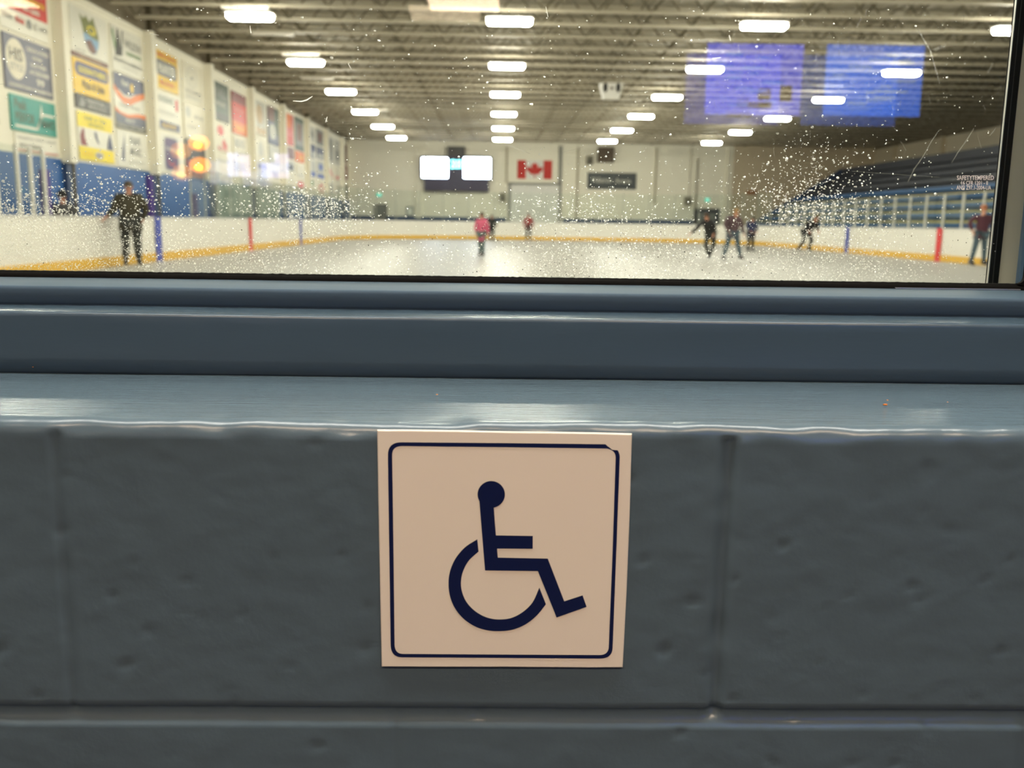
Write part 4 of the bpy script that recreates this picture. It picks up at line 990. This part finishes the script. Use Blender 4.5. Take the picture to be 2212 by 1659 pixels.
person((g1.x, g1.y, .01), math.radians(-20), 1.33, dict(ell=(-.24, -.04, 1.17), wrl=(-.20, -.14, .98), ell_=(0, 0, 0), elr=(.24, .02, 1.15), knl=(-.07, 0, .5), knr=(.07, 0, .5), anl=(-.05, 0, .13), anr=(.08, 0, .13), tol=(-.07, -.14, .08), tor=(.11, -.13, .08)),
       PINKC, TEALG, 'child with brown hair in a long pink coat skating in the middle', 'long', BROWNH, long_coat=True) if True else None
g2 = at(1062, 520, Z=0)
person((g2.x, min(g2.y, 54.5), .01), math.radians(30), 1.45, dict(ell=(-.34, 0, 1.22), wrl=(-.46, -.08, 1.08), elr=(.32, .02, 1.2), wrr=(.40, -.06, 1.0)), BLK, BLK, 'small far skater all in black just right of the pink coat', 'hair', BROWNH)
g3 = at(1141, 520, Z=0)
person((g3.x * 54 / g3.y if g3.y > 54 else g3.x, min(g3.y, 54.0), .01), math.radians(10), 1.55, dict(ell=(-.3, 0, 1.2), elr=(.3, 0, 1.2)), mat('red_top', (.28, .05, .05), rough=.8), CHAR, 'small far skater in a dull red top before the tall white doors', 'hair', BROWNH)
g4 = at(1560, 563, Z=0)
person((g4.x - .35, g4.y + .25, .02), math.radians(-12), 1.50, dict(pel=(.02, .05, .92), che=(-.08, -.06, 1.20), nek=(-.13, -.12, 1.38), hed=(-.17, -.18, 1.52), shl=(-.28, -.06, 1.33), shr=(.06, -.08, 1.33), ell=(-.48, -.05, 1.10), wrl=(-.68, -.1, .92), elr=(.16, -.1, 1.1), wrr=(.12, -.16, .9), knl=(-.14, -.14, .52), knr=(.14, -.02, .52), anr=(.02, .1, .14), tor=(.0, -.04, .08), anl=(-.02, -.02, .14), tol=(-.03, -.16, .08), hil=(-.08, .03, .88), hir=(.12, .03, .88)),
       BLK, CHAR, 'skater in black leaning forward with one arm out, left of a close pair', 'hair', BROWNH)
g5 = at(1580, 566, Z=0)
person((g5.x, g5.y, .02), math.radians(8), 1.55, dict(che=(0, -.04, 1.26), nek=(.03, -.08, 1.45), hed=(.04, -.11, 1.60), ell=(-.32, -.06, 1.2), wrl=(-.20, -.12, 1.0), elr=(.30, 0, 1.16), wrr=(.36, -.04, .90), knl=(-.22, -.1, .55), anl=(-.30, .0, .14), tol=(-.32, -.14, .09), knr=(.20, -.02, .52), anr=(.34, .10, .16), tor=(.38, -.03, .10)),
       PLUM, JEAN, 'skater with sandy hair in a plum top striding, right of a close pair', 'hair', FAIR)
g6 = at(1620, 545, Z=0)
person((g6.x, g6.y, .01), math.radians(15), 1.42, dict(ell=(-.30, -.08, 1.18), wrl=(-.16, -.2, 1.02), elr=(.30, -.06, 1.18), wrr=(.16, -.2, 1.0), nek=(.02, -.03, 1.47), hed=(.04, -.05, 1.62)), NVC, BLK, 'child in a puffy navy jacket skating alone right of the pair', 'hair', mat('green_black_hat', (.03, .05, .05), rough=.8))
g7 = at(1742, 545, Z=0)
person((g7.x, g7.y, .01), math.radians(20), 1.75, dict(pel=(0, .08, .88), che=(.06, -.16, 1.14), nek=(.10, -.3, 1.30), hed=(.12, -.38, 1.42), shl=(-.10, -.18, 1.26), shr=(.26, -.2, 1.26), ell=(-.30, -.16, 1.02), wrl=(-.24, -.34, .86), elr=(.36, -.1, 1.04), wrr=(.30, -.28, .88), hil=(-.12, .06, .83), hir=(.1, .06, .83), knl=(-.28, -.16, .50), anl=(-.38, .04, .14), tol=(-.42, -.1, .09), knr=(.16, -.1, .46), anr=(.16, .10, .14), tor=(.17, -.05, .09)),
       BLK, BLK, 'dark skater crouching low behind the spray spots on the glass', 'hair', BROWNH)
g8 = at(2113, 577, Z=0)
person((min(g8.x, RBX - .55), g8.y, .01), math.radians(10), 1.72, dict(shl=(-.23, 0, 1.42), shr=(.22, 0, 1.42), ell=(-.40, .03, 1.24), wrl=(-.38, -.1, 1.02), elr=(.38, .04, 1.22), wrr=(.26, -.1, 1.06), knl=(-.17, 0, .54), anl=(-.26, 0, .14), tol=(-.29, -.14, .08), knr=(.13, -.02, .52), anr=(.18, .02, .14), tor=(.21, -.12, .08)),
       BURG, JEAN, 'adult in a burgundy top and jeans standing by the right boards', 'hair', mat('reddish_hair', (.42, .15, .07), rough=.7), bulk=1.1)

# ================================================================== ice spray dried on the glass
SPY = .8600
rs = random.Random(11)
def dens(x, y):
    d = .012 + .02 * max(0, (y - 250) / 350)
    def g(cx, cy, sx, sy): return math.exp(-((x - cx) / sx) ** 2 - ((y - cy) / sy) ** 2)
    low = max(0, min(1, (y - 470) / 70))
    d += (1.0 * low * (1 if x < 230 else math.exp(-((x - 230) / 130) ** 2)))
    d += .9 * g(40, 470, 180, 45) + .14 * g(170, 420, 190, 70)
    d += .20 * g(300, 470, 45, 90)
    d += .55 * low * g(560, 570, 260, 75)
    d += 1.0 * g(670, 455, 72, 34) + .25 * g(600, 430, 130, 50) + .18 * g(770, 450, 60, 60)
    d += .85 * low * g(1300, 570, 250, 60) + .45 * g(1230, 470, 150, 40) + .5 * g(1420, 545, 140, 50) + .12 * g(1050, 560, 150, 80)
    d += .8 * g(1760, 500, 115, 80) + .22 * g(1750, 400, 85, 60) + .06 * g(1760, 330, 110, 50) + .7 * low * g(1800, 590, 200, 60) + .45 * g(1850, 560, 110, 60)
    d += .10 * g(1620, 430, 120, 60) + .12 * g(1290, 395, 60, 40)
    return min(1.05, d)
V = []; Fs = []; mi = []
cnt = 0
tot = 112000
for _ in range(tot):
    x = rs.uniform(-25, 2150); y = rs.uniform(15, 606)
    clump = .55 + .9 * (noise.noise(Vector((x / 17, y / 17, 0))) + .25)
    if rs.random() > dens(x, y) * min(1.15, max(.15, clump * 1.5)): continue
    q = at(x, y, Y=SPY)
    big = rs.random()
    r = (.9 + 1.15 * rs.random() ** 2 + (1.4 if big > .965 else 0)) * (.8 if y > 480 else 1.15) * SPY / 2000
    n = 7 if r < .0009 else 10
    o = len(V); cx_, cz_ = q.x, q.z
    ph = rs.random() * 6; el = rs.uniform(.65, 1.0)
    irr = [rs.uniform(.72, 1.12) for _ in range(n)]
    for i in range(n):
        t = 2 * PI * i / n + ph
        V.append((cx_ + r * irr[i] * math.cos(t), SPY, cz_ + r * irr[i] * el * math.sin(t)))
    V.append((cx_, SPY + r * .5, cz_))
    for i in range(n): Fs.append((o + i, o + (i + 1) % n, o + n))
    mi += [rs.choice((0, 0, 1))] * n
    cnt += 1
print('spray drops', cnt)
b = MB(); b.mats = [drop_mat('ice_spray_clear', .55, (.76, .75, .71), .6), drop_mat('ice_spray_white', .85, (.86, .86, .82), .45)]
b.v = V; b.f = Fs; b.m = mi
sprayo = b.build('ice_spray_spots', kind='stuff', label='white dried ice spray spots scattered over the outside of the window', category='ice spray')
sprayo.location = (0, 0, 0)
# scratches and dark grit on the pane
def stroke(pts, w, m, name='scratch'):
    q = [at(x, y, Y=.8402) for x, y in pts]; V = []; Fs = []
    for i, p_ in enumerate(q):
        a = q[max(i - 1, 0)]; c = q[min(i + 1, len(q) - 1)]; d = (c - a).normalized(); nn = Vector((-d.z, 0, d.x)) * w * .42e-3 * (.45 if i in (0, len(q) - 1) else 1)
        V += [(p_ + nn)[:], (p_ - nn)[:]]
        if i: k = 2 * i; Fs.append((k - 2, k - 1, k + 1, k))
    b = MB(); b.add([(x, .8402, z) for x, y, z in V], Fs, m)
    return b
SCRM = drop_mat('scratch_white', .5, (.95, .95, .92)); SCRF = drop_mat('scratch_faint', .25, (.9, .9, .85))
b = MB()
def addst(pts, w, m):
    s_ = stroke(pts, w, m); b.add(s_.v, s_.f, m)
for pts, w, m_ in [([(2031, 278), (2012, 305), (1996, 335), (1975, 365), (1960, 395)], 1.3, SCRF), ([(2104, 277), (2090, 300), (2070, 328), (2055, 353)], 1.3, SCRF), ([(2152, 275), (2145, 285), (2138, 293)], 1.2, SCRF),
                   ([(633, 218), (650, 219), (663, 216), (675, 208)], 1.2, SCRM), ([(540, 55), (542, 72)], 1, SCRM), ([(752, 137), (759, 150)], 1.4, SCRM), ([(1179, 14), (1184, 37)], 1.2, SCRM), ([(1575, 76), (1578, 88)], 1.4, SCRM),
                   ([(707, 252), (703, 265)], 1.2, SCRM), ([(740, 297), (790, 300)], 1, SCRF), ([(320, 72), (343, 76)], 1, SCRM), ([(1537, 127), (1558, 124)], 1, SCRM), ([(314, 440), (323, 431)], 1, SCRM), ([(0, 182), (20, 181)], 1, SCRF),
                   ([(1980, 60), (2010, 110), (2030, 180)], .8, SCRF), ([(1560, 505), (1585, 505)], .8, SCRF), ([(270, 518), (300, 518)], .8, SCRF), ([(1840, 370), (2030, 383)], .8, SCRF), ([(1100, 315), (1145, 332)], .8, SCRF), ([(1210, 330), (1260, 318)], .7, SCRF), ([(1650, 452), (1690, 461)], 1.2, SCRF)]:
    addst(pts, w, m_)
for _ in range(70):
    x, y = rs.uniform(1450, 2190), rs.uniform(0, 330); L_ = rs.uniform(5, 32); a_ = rs.uniform(-2.2, -.9); addst([(x, y), (x + L_ * math.cos(a_), y - L_ * math.sin(a_))], rs.uniform(.35, .8), SCRF)
under_window(b.build('scratches'))
GR = mat('dark_grit', (.02, .02, .018), rough=.9)
b = MB()
for _ in range(260):
    x, y = rs.uniform(0, 2120), rs.uniform(470, 600)
    if rs.random() < .5: x = rs.gauss(1330, 190)
    if not 0 < x < 2120: continue
    q = at(x, y, Y=.8401); r = rs.uniform(.5, 1.4) * .42e-3
    pts = [(q.x + r * rs.uniform(.5, 1.4) * math.cos(t), q.z + r * rs.uniform(.5, 1.4) * math.sin(t)) for t in [2 * PI * i / 6 for i in range(6)]]
    b.prism(pts, 'y', .8399, .8402, GR)
under_window(b.build('grit_specks'))
